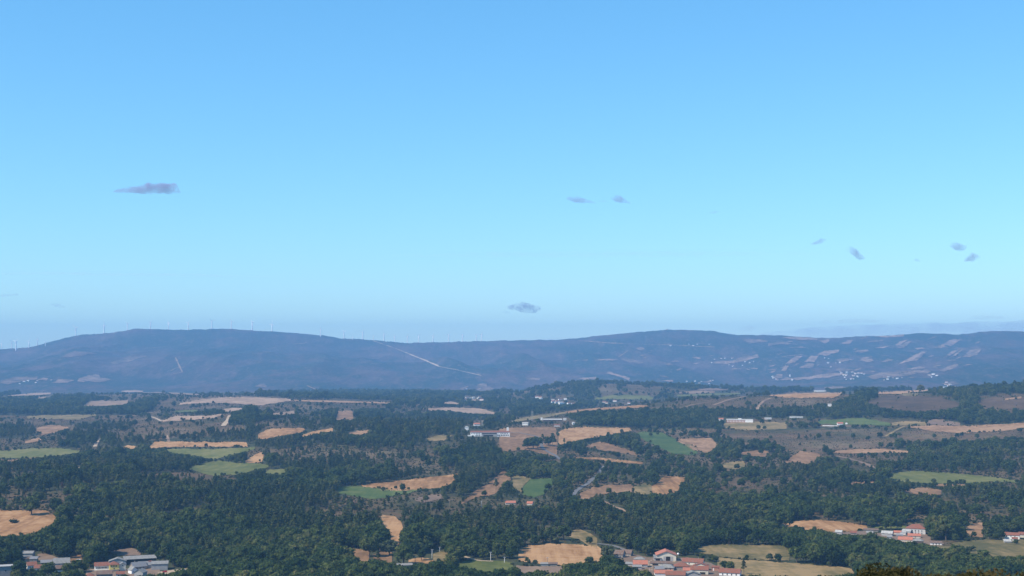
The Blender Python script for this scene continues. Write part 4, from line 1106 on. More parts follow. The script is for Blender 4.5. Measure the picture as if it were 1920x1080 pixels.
building('shed', 'flat grey shed roof near the white pole at the bottom', 759, 1064, 14, 5, 2.0, 'mono', .9, R(10), 'wall_grey', 'roof_grey', cat='shed')
building('shed', 'stone field shed with brown roof under the golden stubble field', 1037, 1061, 8, 4, 1.8, 'mono', .7, 0, 'wall_stone', 'roof_old', cat='shed')
building('shed', 'grey field shed left of the brown roofed field shed', 1021, 1061, 7, 4, 1.7, 'mono', .7, 0, 'wall_grey', 'roof_grey', cat='shed')

# --- far hamlets: one small house, copied
proto_house = []
for wm, rm in (('wall_white', 'roof_red'), ('wall_white', 'roof_pale'), ('wall_cream', 'roof_red')):
    b = building('house', 'far house', 0, 0, 12, 9, 5.2, 'gable', 2.4, 0, wm, rm, loc=((0, 0, -500), 0))
    proto_house.append(b)
HAM = [('tiny house in the far hamlet below the wooded hill', 'houses of the hamlet below the wooded hill', 1034, 750, 1074, 759, 13),
       ('tiny house of the cluster left of the hamlet below the wooded hill', 'houses left of the hamlet below the wooded hill', 1006, 743, 1016, 750, 3),
       ('tiny pale house right of the hamlet below the wooded hill', 'houses right of the hamlet below the wooded hill', 1128, 752, 1190, 758, 4),
       ('tiny house in the far hamlet left of the wooded hill', 'houses of the hamlet left of the wooded hill', 852, 746, 912, 753, 7),
       ('tiny house of the town at the foot of the right mountain', 'houses of the town under the right mountain', 1575, 697, 1622, 712, 24),
       ('tiny house left of the town under the right mountain', 'houses left of the town under the right mountain', 1448, 704, 1488, 713, 8),
       ('tiny house in the row of the pale field under the right mountain', 'houses in the pale field under the right mountain', 1655, 707, 1692, 713, 8),
       ('tiny house right of the pale field under the right mountain', 'houses right of the pale field', 1740, 702, 1762, 708, 6),
       ('tiny house in the woods behind the right crest', 'houses behind the right crest', 1765, 716, 1800, 727, 7),
       ('tiny house on the valley edge under the mountain right of centre', 'houses on the valley edge right of centre', 1280, 713, 1345, 720, 7),
       ('tiny house of the village half way up the right mountain', 'houses of the village half way up the mountain', 1325, 672, 1424, 690, 14),
       ('tiny white house high on the middle mountain', 'houses high on the middle mountain', 1255, 645, 1335, 652, 5),
       ('tiny house among the fields at the foot of the left mountain', 'houses at the foot of the left mountain', 18, 712, 105, 720, 6),
       ('tiny house at the foot of the mountain at centre', 'houses at the foot of the mountain at centre', 864, 724, 925, 734, 4),
       ('tiny house among the terraced fields on the right mountain', 'houses among the terraced fields', 1490, 668, 1600, 690, 9)]
hr = np.random.default_rng(5)
first_house = [True, True, True]
for (lab, grp, x0, y0, x1, y1, n) in HAM:
    hx = hr.uniform(x0, x1, n); hy = hr.uniform(y0, y1, n)
    s_, r_ = hit(hx, hy); pt = to_xyz(s_, r_)
    for k in range(n):
        pi = int(hr.choice(3, p=[.4, .35, .25]))
        src = proto_house[pi]
        if first_house[pi]: root = src; first_house[pi] = False
        else:
            root = src.copy(); COL.objects.link(root)
            for ch in src.children:
                c = ch.copy(); COL.objects.link(c); c.parent = root
        root.location = pt[k]; root.rotation_euler = (0, 0, hr.uniform(-.7, .7))
        q_ = hr.uniform(.6, 1.15) * (1.0 if r_[k] < 7600 else 1.0); root.scale = (q_ * hr.uniform(.8, 1.5), q_, q_)
        root['label'] = lab; root['group'] = grp
        BBOX.append((hx[k] - 2.5, hx[k] + 2.5, hy[k] - 3, hy[k] + .5))

# ------------------------------------------------------------------ wind turbines on the ridge
def lathe(prof, n=10):
    V, FA = [], []
    for (r, z) in prof:
        for k in range(n):
            a = 2 * math.pi * k / n; V.append((r * math.cos(a), r * math.sin(a), z))
    for i in range(len(prof) - 1):
        for k in range(n):
            FA.append((i * n + k, i * n + (k + 1) % n, (i + 1) * n + (k + 1) % n, (i + 1) * n + k))
    FA.append(tuple(range(n - 1, -1, -1))); FA.append(tuple(range((len(prof) - 1) * n, len(prof) * n)))
    return V, FA

def make_turbine():
    root = empty('wind_turbine', (0, 0, -600))
    v, f = lathe([(4.2, -8), (3.9, 0), (3.4, 28), (2.8, 51)]); link_mesh('tower', v, f, M['turbine'], root, smooth=True)
    v, f = box(-1.6, 1.6, -3.2, 5.0, 50.9, 54.2); link_mesh('nacelle', v, f, M['turbine'], root)
    hub = empty('rotor', (0, -4.2, 52.6)); hub.parent = root
    hv, hf = lathe([(.5, -1.4), (1.3, -.6), (1.4, .6), (1.2, 1.3)])
    hv = [(a, c, b) for a, b, c in hv]
    hm = bpy.data.objects.new('rotor', None)
    bpy.data.objects.remove(hub); bpy.data.objects.remove(hm)
    hub = link_mesh('hub', hv, hf, M['turbine'], root, smooth=True); hub.location = (0, -4.2, 52.6)
    for k in range(3):
        st = [(1.0, 1.0, .6), (4, 1.9, .5), (12, 1.5, .4), (20, 1.0, .25), (24.5, .3, .1)]
        V, FA = [], []
        for (zz, c_, t_) in st:
            V += [(-c_, 0, zz), (0, -t_, zz), (c_ * .6, 0, zz), (0, t_, zz)]
        for i in range(len(st) - 1):
            for j in range(4): FA.append((i * 4 + j, i * 4 + (j + 1) % 4, i * 4 + 4 + (j + 1) % 4, i * 4 + 4 + j))
        FA += [(3, 2, 1, 0), tuple(range(len(st) * 4 - 4, len(st) * 4))]
        b = link_mesh('blade', V, FA, M['turbine'], hub)
        b.rotation_euler = (0, k * 2 * math.pi / 3, 0)
    return root
TURB = [(3, 653, .75), (22, 651, .85), (30, 657, 1.15), (54, 652, .9), (70, 648, .85), (85, 649, .6), (142, 628.5, 1.05), (195, 625.5, 1.1), (239, 618.5, .9), (282, 616.5, .95), (316, 617.5, .95), (353, 617.5, 1.0),
        (397, 617, 1.05), (434, 616.5, 1.05), (473, 619.5, 1.1), (510, 622, 1.05), (601, 631, 1.0), (645, 634, .95), (661, 637, .5), (680, 636, 1.05), (700, 638, .6), (720, 639, 1.0), (740, 641.2, .85), (764, 642.5, .95),
        (785, 642.2, .95), (812, 642, .9), (841, 641, 1.05), (867, 640.5, .95), (893, 639.8, .85), (903, 639.5, .95)]
ORD = ['first', 'second', 'third', 'fourth', 'fifth', 'sixth', 'seventh', 'eighth', 'ninth', 'tenth', 'eleventh', 'twelfth', 'thirteenth', 'fourteenth', 'fifteenth', 'sixteenth', 'seventeenth', 'eighteenth', 'nineteenth', 'twentieth',
       'twenty-first', 'twenty-second', 'twenty-third', 'twenty-fourth', 'twenty-fifth', 'twenty-sixth', 'twenty-seventh', 'twenty-eighth', 'twenty-ninth', 'thirtieth']
tb0 = make_turbine()
def copy_tree(o, parent=None):
    c = o.copy(); COL.objects.link(c); c.parent = parent
    for ch in o.children: copy_tree(ch, c)
    return c
tr_ = np.random.default_rng(3)
for i, (tx_, ty_, sc_) in enumerate(TURB):
    o = tb0 if i == 0 else copy_tree(tb0)
    s_, _ = pix_ray(tx_, ty_)
    ridge_y = np.interp(s_, RX, RY)
    rr0 = float(np.interp(s_, [1000, 1500], [13600, 12600]))
    if ty_ > ridge_y + 1.0 and tx_ > 20:
        _, r_ = hit(tx_, ty_); rr0 = float(r_[0])
    p = to_xyz(s_, rr0)
    o.location = tuple(np.ravel(p))
    o.rotation_euler = (0, R(tr_.uniform(-12, 12)) , 0) if False else (0, 0, R(tr_.uniform(-35, 35)))
    o.scale = (sc_ * 1.3,) * 3
    for ch in o.children:
        if ch.name.startswith('hub'): ch.rotation_euler = (0, tr_.uniform(0, 2.1), 0)
    tag(o, f'{ORD[i]} white wind turbine from the left along the mountain ridge', 'wind turbine', 'wind turbines along the mountain ridge')

# ridge masts
def mast(px, py, hm, label):
    s_, _ = pix_ray(px, py); p = np.ravel(to_xyz(s_, 13500 if py < 660 else float(hit(px, py)[1][0])))
    root = empty('lattice_mast', p); tag(root, label, 'mast')
    v, f = join(*[box(a - .12, a + .12, b - .12, b + .12, -3, hm) for a in (-.5, .5) for b in (-.5, .5)]); link_mesh('leg', v, f, M['metal'], root)
    for k in range(int(hm / 2)):
        v, f = box(-.6, .6, -.55, -.45, k * 2 + .5, k * 2 + .7); link_mesh('brace', v, f, M['metal'], root)
mast(579, 626, 32, 'thin dark mast on the ridge between wind turbines')
mast(1104, 631.5, 38, 'thin mast on the ridge above the long mountain road')
mast(1006, 638, 46, 'slender mast at the right end of the wind turbine row')

# ------------------------------------------------------------------ poles, vehicles and other small things
def pole(px, py, hpx, mat, label, arms=1):
    p, r, s = ground_at(px, py); hm = hpx * r / F
    BBOX.append((px - 1.6, px + 1.6, py - hpx - 1, py + .5))
    root = empty('utility_pole', p, -math.atan((s - 960) / F)); tag(root, label, 'utility pole')
    v, f = lathe([(.26, -1), (.24, 0), (.16, hm)], 8); link_mesh('post', v, f, M[mat], root, smooth=True)
    for k in range(arms):
        v, f = box(-1.1, 1.1, -.3, -.17, hm - .7 - k * 1.2, hm - .5 - k * 1.2); link_mesh('crossarm', v, f, M['metal'], root)
    for x in (-.9, 0, .9):
        v, f = lathe([(.08, hm - .5), (.1, hm - .2), (.05, hm - .1)], 6); link_mesh('insulator', [(a + x, b - .22, c + (.12 if x == 0 else 0)) for a, b, c in v], f, M['frame'], root)
pole(810, 1047, 17, 'concrete', 'bright white concrete pole beside the dry grassy hump', 2)
pole(920, 1051, 16, 'concrete', 'tall pale pole before the dark pines right of the grassy hump')
pole(946, 1055.5, 11, 'concrete', 'short pale pole nearest the brown strip, right of the tall pale pole')
pole(778.5, 1058, 15, 'woodpole', 'thin timber pole on the bare sandy ground under trees')
pole(824.5, 1036, 11, 'metal', 'grey pole with wide crossarm above the dry grassy hump')
pole(843, 955, 17, 'woodpole', 'tall timber pole above the middle pines left of the salmon roofs', 1)
pole(903, 950, 11, 'metal', 'grey pole with crossarm in the wood left of the salmon roofs')
pole(997.5, 789, 18, 'metal', 'lone tall pole on the crest left of the long low shed', 1)
pole(904, 798, 9, 'concrete', 'pale pole beside the small red roofed house on the slope')
pole(338, 1076, 9, 'woodpole', 'dark pole in the sandy yard of the left hamlet')
pole(1026.5, 1058, 13, 'woodpole', 'thin pole at the lower edge of the golden stubble field')

def car(px, py, mat, label, rz, van=False):
    p, r, s = ground_at(px, py)
    root = empty('parked_car', (p[0], p[1], p[2] + .45), rz); tag(root, label, 'car')
    top = 1.5 if not van else 2.1
    prof = [(-2.1, .25), (-2.15, .7), (-1.3, .85), (-.75, top - .1), (1.0, top - .05), (1.9, .95), (2.1, .8), (2.1, .25)] if not van else [(-2.2, .25), (-2.25, .9), (-1.7, 1.1), (-1.2, top), (2.2, top), (2.25, .25)]
    n = len(prof)
    V = [(x, -.85, z) for x, z in prof] + [(x, .85, z) for x, z in prof]
    FA = [tuple(range(n)), tuple(range(2 * n - 1, n - 1, -1))] + [(i, i + n, (i + 1) % n + n, (i + 1) % n) for i in range(n)]
    link_mesh('body', V, FA, M[mat], root)
    for sy in (-1, 1):
        y0, y1 = sorted((sy * .852, sy * .875))
        v, f = box(-.85, .95, y0, y1, .95, 1.35); link_mesh('side_window', v, f, M['glass'], root)
    for x in (-1.35, 1.3):
        for sy in (-.8, .8):
            v, f = lathe([(.32, -.1), (.32, .1)], 10); link_mesh('wheel', [(a + x, c + sy, b + .3) for a, b, c in v], f, M['rubber'], root)
    BBOX.append((px - 5, px + 5, py - 5, py + 1))
car(309, 1074, 'carred', 'red car parked in the sandy yard of the left hamlet', R(8))
car(345, 1071, 'carwhite', 'white car at the far end of the sandy yard', R(20))
car(1184, 1059, 'carwhite', 'white van parked left of the orange strip house', R(35), True)

def trailer(px, py):
    p, r, s = ground_at(px, py)
    root = empty('farm_trailer', (p[0], p[1], p[2] + .4)); tag(root, 'small white trailer standing in the bare earth yard', 'trailer')
    v, f = box(-1.9, 1.9, -.9, .9, .6, 1.9); link_mesh('body', v, f, M['carwhite'], root)
    v, f = box(-3.1, -1.905, -.08, .08, .55, .7); link_mesh('drawbar', v, f, M['metal'], root)
    for sy in (-.95, .95):
        v, f = lathe([(.38, -.1), (.38, .1)], 10); link_mesh('wheel', [(a, c + sy, b + .38) for a, b, c in v], f, M['rubber'], root)
    BBOX.append((px - 6, px + 6, py - 5, py + 1))
trailer(147.5, 1053)

p, r, s = ground_at(1271.5, 1052)
root = empty('water_tank', p); tag(root, 'round white water tank on a mast right of the big shed', 'water tank')
v, f = lathe([(.15, 0), (.15, 6.0)], 8); link_mesh('mast', v, f, M['metal'], root)
v, f = lathe([(.3, 5.9), (.95, 6.2), (1.1, 6.9), (.9, 7.6), (.2, 7.9)], 12); link_mesh('tank', v, f, M['frame'], root, smooth=True)

# summit rocks on the right peak
p = np.ravel(to_xyz(pix_ray(1251, 617)[0], 13080)); g = np.random.default_rng(2)
v = IV * np.array([15, 14, 10]) * g.uniform(.7, 1.15, (12, 1)); o = link_mesh('rock_outcrop', v, [tuple(t) for t in IF], M['rock']); o.location = (p[0], p[1], p[2] + 1)
tag(o, 'dark rock outcrop on the summit of the right mountain', 'rock')

# ------------------------------------------------------------------ trees
LONE = [  # px, py, height px, kind, name, label, leaf
    (59, 966, 34, 'oak', 'oak_tree', 'spreading tree with its shadow in the left stubble field', None),
    (26, 981.5, 9, 'bush', 'shrub', 'round shrub in the middle of the left stubble field', None),
    (40, 1004, 6, 'bush', 'shrub', 'low shrub on the near edge of the left stubble field', None),
    (742, 917.5, 7, 'oak', 'oak_tree', 'left of two small round trees below the field with crop rows', None),
    (766, 919, 6, 'oak', 'oak_tree', 'right of two small round trees below the field with crop rows', None),
    (1056, 808.5, 11, 'pine', 'pine_tree', 'left of the pair of pines on the crest stubble field', None),
    (1063, 808.5, 11, 'pine', 'pine_tree', 'right of the pair of pines on the crest stubble field', None),
    (990, 842, 22, 'oak', 'oak_tree', 'left oak of the round clump in the reddish stubble field', None),
    (1000, 843, 25, 'oak', 'oak_tree', 'middle oak of the round clump in the reddish stubble field', None),
    (1008, 840, 22, 'oak', 'oak_tree', 'right oak of the round clump in the reddish stubble field', None),
    (1017, 834, 21, 'pine', 'pine_tree', 'tall tree between the round clump and the grey road', None),
    (1036, 838, 27, 'pine', 'pine_tree', 'tall dark tree just right of the grey crest road', None),
    (1028, 836, 18, 'oak', 'oak_tree', 'low dark tree at the foot of the tall tree by the road', None),
    (1058, 834, 13, 'pine', 'pine_tree', 'small tree on the near edge of the big rounded stubble field', None),
    (1220, 819, 9, 'oak', 'oak_tree', 'larger round tree in the deep green field', None),
    (1233, 815.5, 6, 'oak', 'oak_tree', 'smaller round tree in the deep green field', None),
    (1302, 821, 15, 'oak', 'oak_tree', 'dark tree at the upper edge of the tan field', None),
    (1262, 818, 9, 'oak', 'oak_tree', 'small dark tree at the top corner of the deep green field', None),
    (1422, 805.5, 9, 'oak', 'oak_tree', 'left round tree in the pale field under the brick building', None),
    (1433.5, 805.5, 7.5, 'oak', 'oak_tree', 'right round tree in the pale field under the brick building', None),
    (1429, 796, 11, 'oak', 'oak_tree', 'round tree at the right end of the brick building', None),
    (1382, 881, 12, 'oak', 'oak_tree', 'single round tree in the small pale pasture', None),
    (1427, 852, 11, 'oak', 'oak_tree', 'round tree at the edge of the small straw field', None),
    (1494, 1054, 29, 'oak', 'oak_tree', 'left big dark oak on the pasture right of the lower village', None),
    (1511, 1055, 27, 'oak', 'oak_tree', 'second big dark oak on the pasture right of the lower village', None),
    (1443.5, 1051, 14, 'oak', 'oak_tree', 'small lone tree in the middle of the large pale pasture', 'olive'),
    (1395, 1077, 27, 'pine', 'conifer', 'dark cone shaped conifer behind the long red house of the lower village', None),
    (1358, 1068, 17, 'oak', 'oak_tree', 'left tree of the clump behind the lower village', None),
    (1370, 1070, 18, 'oak', 'oak_tree', 'right tree of the clump behind the lower village', None),
    (1845, 1060, 28, 'oak', 'oak_tree', 'tall round tree standing before the wide pale paddock', None),
    (1803, 1033, 11, 'bush', 'shrub', 'wide green shrub on the left of the pale paddock', None),
    (1818, 1034, 10, 'bush', 'shrub', 'second green shrub on the left of the pale paddock', None),
    (1816, 1015, 8, 'bush', 'shrub', 'dark shrub at the top corner of the pale paddock', None),
    (1868, 1013, 13, 'oak', 'oak_tree', 'round tree left of the long white house', None),
    (1905, 1021, 10, 'oak', 'oak_tree', 'round bush like tree before the long white house', None),
    (1138, 1047, 24, 'oak', 'oak_tree', 'round grey green tree at the right end of the golden field', 'olive'),
    (1105, 1064, 21, 'oak', 'oak_tree', 'dark tree on the lower edge of the golden stubble field', None),
    (1003, 1060, 11, 'oak', 'oak_tree', 'small yellowish tree under the golden stubble field', 'olive'),
    (985, 1021, 26, 'oak', 'oak_tree', 'dark oak on the upper left corner of the golden field', None),
    (1057, 1013, 30, 'oak', 'oak_tree', 'tall dark oak above the golden stubble field', None),
    (1105, 1021, 15, 'oak', 'oak_tree', 'small round tree on the dry bushy bank', None),
    (1040, 1018, 14, 'bush', 'shrub', 'yellow green shrub along the top of the golden field', 'olive'),
    (708, 1053, 22, 'pine', 'pine_tree', 'lone pine in the second bare tan clearing', None),
    (757, 1059, 40, 'oak', 'oak_tree', 'large dark oak below the bright sandy clearing', None),
    (790, 1051, 22, 'oak', 'oak_tree', 'round oak beside the white concrete pole', None),
    (767, 993, 20, 'oak', 'oak_tree', 'round dark oak right of the bright sandy clearing', None),
    (753, 1014, 20, 'pine', 'pine_tree', 'small pine inside the bright sandy clearing', None),
    (730, 1042, 30, 'oak', 'oak_tree', 'pale green oak at the foot of the bright sandy clearing', 'olive'),
    (930, 919, 22, 'pine', 'pine_tree', 'dark tree on the diagonal straw strip', None),
    (958, 899, 20, 'oak', 'oak_tree', 'dark oak at the top of the diagonal straw strip', None),
    (116, 922, 18, 'pine', 'pine_tree', 'reddish brown dead pine in the left pine wood', 'rust'),
    (90, 1085, 30, 'oak', 'oak_tree', 'round dark tree before the red roofs of the left hamlet', None),
    (126, 1078, 22, 'oak', 'oak_tree', 'dark tree right of the brown roofed balcony house', None),
    (145, 1074, 24, 'oak', 'oak_tree', 'dark tree below the bare earth yard', None),
    (18, 1066, 34, 'oak', 'oak_tree', 'big round tree left of the grey block barn', None),
    (45, 1089, 16, 'oak', 'oak_tree', 'grey green tree at the bottom edge beside the grey block house', 'olive'),
    (1640, 1066, 26, 'oak', 'oak_tree', 'bright green rounded tree right of the near pasture', 'olive'),
]
for i, (px, py, hp, kd, nm, lab, leaf) in enumerate(LONE):
    p, r, s = ground_at(px, py)
    var = i % len(PROTO[kd])
    h = PROTO[kd][var][2]
    sc_ = hp * r / F / h
    plant(kd, var, tuple(p), random.uniform(0, 6.28), sc_, nm, lab, None, leaf, 'tree' if kd != 'bush' else 'shrub', sxy=1.0 if kd == 'pine' else 1.1)

bands = [(1120, 1500, 6.2), (1500, 1800, 6.8), (1800, 2800, 8.0), (2800, 4500, 10.5), (4500, 7900, 15)]
C = []
for (ra, rb, spc) in bands:
    half = math.atan(1120 / F)
    n = int(half * (rb * rb - ra * ra) / (spc * spc))
    rad = np.sqrt(rng.uniform(ra * ra, rb * rb, n)); an = rng.uniform(-half, half, n)
    C.append(np.column_stack([rad, 960 + F * np.tan(an), np.full(n, spc)]))
nbase = sum(len(c) for c in C)
HX, HY = [], []
for f in FIELDS:
    if f['name'] in ('hillside_field', 'yard', 'quarry', 'garden', 'clearing'): continue
    p_ = np.array(f['poly']); q_ = np.roll(p_, -1, 0)
    for a_, b_ in zip(p_, q_):
        L_ = float(np.hypot(*(b_ - a_)))
        run = rng.uniform(0, 1) < (.65 if a_[1] < 960 else .4)
        n_ = int(L_ / (1.5 if run else 8)) if a_[1] < 830 else int(L_ / (2.4 if run else 12))
        if n_ < 1: continue
        t_ = np.sort(rng.uniform(0, 1, n_))
        gap = vnoise(t_ * L_ / 14, t_ * 0 + a_[0], 77) > -.12
        pts_ = a_ + (b_ - a_) * t_[:, None] + rng.normal(0, .5, (n_, 2)) + (0, .4)
        HX += list(pts_[gap, 0]); HY += list(pts_[gap, 1])
    if f['mat'] in ('brown', 'heathf') or f['name'] == 'clearing' or 'scrubby' in f['label'] or 'bushy' in f['label']:
        xs_ = np.linspace(p_[:, 0].min(), p_[:, 0].max(), 400); lo_, hi_ = col_interval(f['poly'], xs_)
        n_ = int((hi_ - lo_).clip(0).mean() * (xs_[-1] - xs_[0]) / 90)
        k_ = rng.integers(0, 400, n_); u_ = rng.uniform(0, 1, n_)
        HX += list(xs_[k_]); HY += list(lo_[k_] + (hi_[k_] - lo_[k_]) * u_)
HX, HY = np.array(HX), np.array(HY)
ok_ = (HX > -20) & (HX < 1940) & (HY < 1079)
hs_, hr_ = hit(HX[ok_], HY[ok_])
nh = len(hs_)
half = math.atan(1120 / F)
n_ = int(half * (5200 ** 2 - 1500 ** 2) / 85)
rad = np.sqrt(rng.uniform(1500 ** 2, 5200 ** 2, n_)); an = rng.uniform(-half, half, n_)
C.append(np.column_stack([hr_, hs_, np.full(nh, 8.)]))
C.append(np.column_stack([rad, 960 + F * np.tan(an), np.full(n_, 9.)]))
C = np.concatenate(C)
is_hedge = np.zeros(len(C), bool); is_hedge[nbase:nbase + nh] = True
is_tuft = np.zeros(len(C), bool); is_tuft[nbase + nh:] = True
xyz = to_xyz(C[:, 1], C[:, 0])
px, py = project(*xyz.T)
d = density(px, py)
clump = vnoise(xyz[:, 0] / 70, xyz[:, 1] / 90, 51) + .5
keep = rng.uniform(0, 1, len(d)) < np.where(d > .5, d, d * np.clip(clump * 2.0, 0, 2))
op = openings(xyz[:, 0], xyz[:, 1])
open_ = (rng.uniform(0, 1, len(d)) > op) & (py < 985) & (d > .5) & (d < .95)
keep &= ~(open_ & (rng.uniform(0, 1, len(d)) < .6))
keep[is_hedge] = True
keep[is_tuft] = (d[is_tuft] < .4) | open_[is_tuft]
keep[is_tuft] &= rng.uniform(0, 1, is_tuft.sum()) < np.clip(clump[is_tuft] * 1.6, .1, 1)
pinep = np.zeros(len(px), bool)
for poly in PINES: pinep |= inside(poly, px, py)
mixn = vnoise(xyz[:, 0] / 110, xyz[:, 1] / 150, 52)
is_pine = np.where(pinep, rng.uniform(0, 1, len(px)) + mixn * .8 < .85, rng.uniform(0, 1, len(px)) + mixn * .6 < .13)
kind = np.where(is_pine, 1, 0)
low = ((d < .4) & (rng.uniform(0, 1, len(px)) < .55)) | (open_ & (rng.uniform(0, 1, len(px)) < .75))
kind = np.where(low, 2, kind)
kind[is_tuft] = 2
kind[is_hedge] = np.where(rng.uniform(0, 1, is_hedge.sum()) < np.where(C[is_hedge, 0] > 1800, .78, .93), 2, 0)
base_h = np.where(kind == 1, 14., np.where(kind == 0, 12., 2.4))
scale = np.clip(rng.lognormal(0, .22, len(px)), .55, 1.7) * np.where(d < .4, .75, 1.0)
scale *= np.where(kind == 0, 1 + mixn * .35, 1)
scale *= np.where(C[:, 0] > 4500, 1.15, 1)
scale[is_tuft] *= .62
scale[is_hedge] *= np.where(kind[is_hedge] == 0, rng.uniform(.25, .6, is_hedge.sum()), rng.uniform(.35, 1.1, is_hedge.sum()))
hpx = base_h * scale * F / C[:, 0]
# keep clear of fields, roads and houses; shrink what would stand in front of them
base_in = in_fields(px, py) >= 0
keep &= ~base_in | is_hedge
lim = np.ones(len(px))
for fr in (.35, .7, 1.0):
    lo = in_fields(px, py - hpx * fr)
    m = lo >= 0
    lim[m] = np.minimum(lim[m], np.clip((py[m] - lo[m] + .8) / hpx[m], 0, 1))
for dx in (-.3, .3):
    lo = in_fields(px + dx * hpx, py - hpx * .5)
    m = (lo >= 0) & (kind != 2)
    lim[m] = np.minimum(lim[m], np.clip((py[m] - lo[m] + 1.5) / hpx[m], 0, 1))
for (x0, x1, y0, y1) in BBOX:
    m = (px > x0 - hpx * .3) & (px < x1 + hpx * .3) & (py > y0)
    m2 = m & (py <= y1)
    keep[m2] = False
    m3 = m & (py - hpx < y1) & (py > y1)
    lim[m3] = np.minimum(lim[m3], np.clip((py[m3] - y1 + .3) / hpx[m3], 0, 1))
for (tx, ty) in TRK_PIX:
    for a, b in zip(tx, ty):
        m = (np.abs(px - a) < 2.6) & (np.abs(py - b) < 2.2)
        keep[m] = False
        m = (np.abs(px - a) < 2.6) & (py > b) & (py - hpx * .9 < b)
        lim[m] = np.minimum(lim[m], np.clip((py[m] - b) / hpx[m], 0, 1))
lim[is_hedge] = np.maximum(lim[is_hedge], .999)
thin = lim < .4
kind = np.where(thin & (kind != 2), 2, kind)
scale = np.where(thin, np.clip(lim * base_h * scale / 2.4, .3, 2.0), scale * lim)
keep &= ~(thin & ((rng.uniform(0, 1, len(px)) < .35) | (lim < .05)))
base_h = np.where(kind == 1, 14., np.where(kind == 0, 12., 2.4))
hpx = base_h * scale * F / C[:, 0]
hz = horizon_before(C[:, 1], C[:, 0])
keep &= (py - hpx < hz + 3.0)
keep &= ~(is_tuft & (C[:, 0] > 2600) & (hpx < .5))
keep &= (px > -140) & (px < 2060)
# lone trees stand free
for (lx, ly, lh, *_r) in LONE:
    keep &= ~((np.abs(px - lx) < lh * .42) & (py > ly - lh * .5) & (py - hpx * .8 < ly))
I = np.nonzero(keep)[0]
print("trees:", len(I), [(int((kind[I] == k).sum())) for k in range(3)])

# the nearest of each kind stand as trees of their own, the rest as woods
PLACES = [(110, 'below the left stubble field'), (200, 'behind the red roofs of the left hamlet'), (330, 'around the yellow house'), (480, 'right of the sandy yard'), (640, 'left of the bare tan clearing'),
          (700, 'around the bare tan clearing'), (770, 'beside the bright sandy clearing'), (860, 'around the white concrete pole'), (970, 'behind the dull green paddock'), (1150, 'around the golden stubble field'),
          (1300, 'around the big red roofed shed'), (1440, 'behind the large pale pasture'), (1610, 'above the near grassy pasture'), (1780, 'below the large hipped house'), (9999, 'around the wide pale paddock')]
def describe(kn, j):
    place = next(t for (xm, t) in PLACES if px[j] < xm)
    tall = scale[j] * {'oak': 1.0, 'pine': 1.0, 'bush': 1.6}[kn]
    size = 'tall' if tall > 1.18 else ('low' if tall < .85 else 'medium')
    depth = 'front' if C[j, 0] < 1330 else ('middle' if C[j, 0] < 1460 else 'back')
    word = {'oak': 'oak', 'pine': 'pine', 'bush': 'shrub'}[kn]
    return f'{size} {word} at the {depth} of the growth {place}' if kn == 'bush' else f'{size} {word} at the {depth} of the wood {place}', f"{ {'oak': 'oaks', 'pine': 'pines', 'bush': 'shrubs'}[kn]} {place}"
NAMES = ['oak', 'pine', 'bush']
rz = rng.uniform(0, 6.28, len(px)); var = rng.integers(0, 1000, len(px))
tilt = rng.normal(0, .04, (len(px), 2))
LIM = {'oak': 245, 'pine': 288, 'bush': 290}

def scatter(name, label, kname, ids, kind_='stuff'):
    pc = proto_cols[kname]; nvar = len(pc.objects)
    me = bpy.data.meshes.new(name)
    me.vertices.add(len(ids)); me.vertices.foreach_set("co", xyz[ids].astype(np.float32).ravel())
    def at(n, t, key, data):
        a = me.attributes.new(n, t, 'POINT'); a.data.foreach_set(key, data)
    rot = np.column_stack([tilt[ids], rz[ids]]).astype(np.float32)
    wv = (1 + rng.normal(0, .10, len(ids)))
    scl = np.column_stack([scale[ids] * wv, scale[ids] * wv, scale[ids]]).astype(np.float32)
    at("spin", 'FLOAT_VECTOR', "vector", rot.ravel()); at("size", 'FLOAT_VECTOR', "vector", scl.ravel())
    at("pick", 'INT', "value", (var[ids] % nvar).astype(np.int32))
    o = bpy.data.objects.new(name, me); COL.objects.link(o)
    tag(o, label, None, None, 'stuff')
    ng = bpy.data.node_groups.new(name + "_nodes", 'GeometryNodeTree')
    ng.interface.new_socket("Geometry", in_out='INPUT', socket_type='NodeSocketGeometry')
    ng.interface.new_socket("Geometry", in_out='OUTPUT', socket_type='NodeSocketGeometry')
    N = ng.nodes; gi = N.new("NodeGroupInput"); go = N.new("NodeGroupOutput")
    ci = N.new("GeometryNodeCollectionInfo"); ci.inputs[0].default_value = pc; ci.inputs[1].default_value = True; ci.inputs[2].default_value = True
    ip = N.new("GeometryNodeInstanceOnPoints"); ip.inputs["Pick Instance"].default_value = True
    def na(n, t):
        a = N.new("GeometryNodeInputNamedAttribute"); a.data_type = t; a.inputs[0].default_value = n
        return [s for s in a.outputs if s.enabled and s.name == "Attribute"][0]
    L = ng.links
    L.new(gi.outputs[0], ip.inputs["Points"]); L.new(ci.outputs[0], ip.inputs["Instance"])
    L.new(na("pick", 'INT'), ip.inputs["Instance Index"])
    e2r = N.new("FunctionNodeEulerToRotation"); L.new(na("spin", 'FLOAT_VECTOR'), e2r.inputs[0])
    L.new(e2r.outputs[0], ip.inputs["Rotation"])
    L.new(na("size", 'FLOAT_VECTOR'), ip.inputs["Scale"])
    L.new(ip.outputs[0], go.inputs[0])
    md = o.modifiers.new("scatter", 'NODES'); md.node_group = ng
    return o

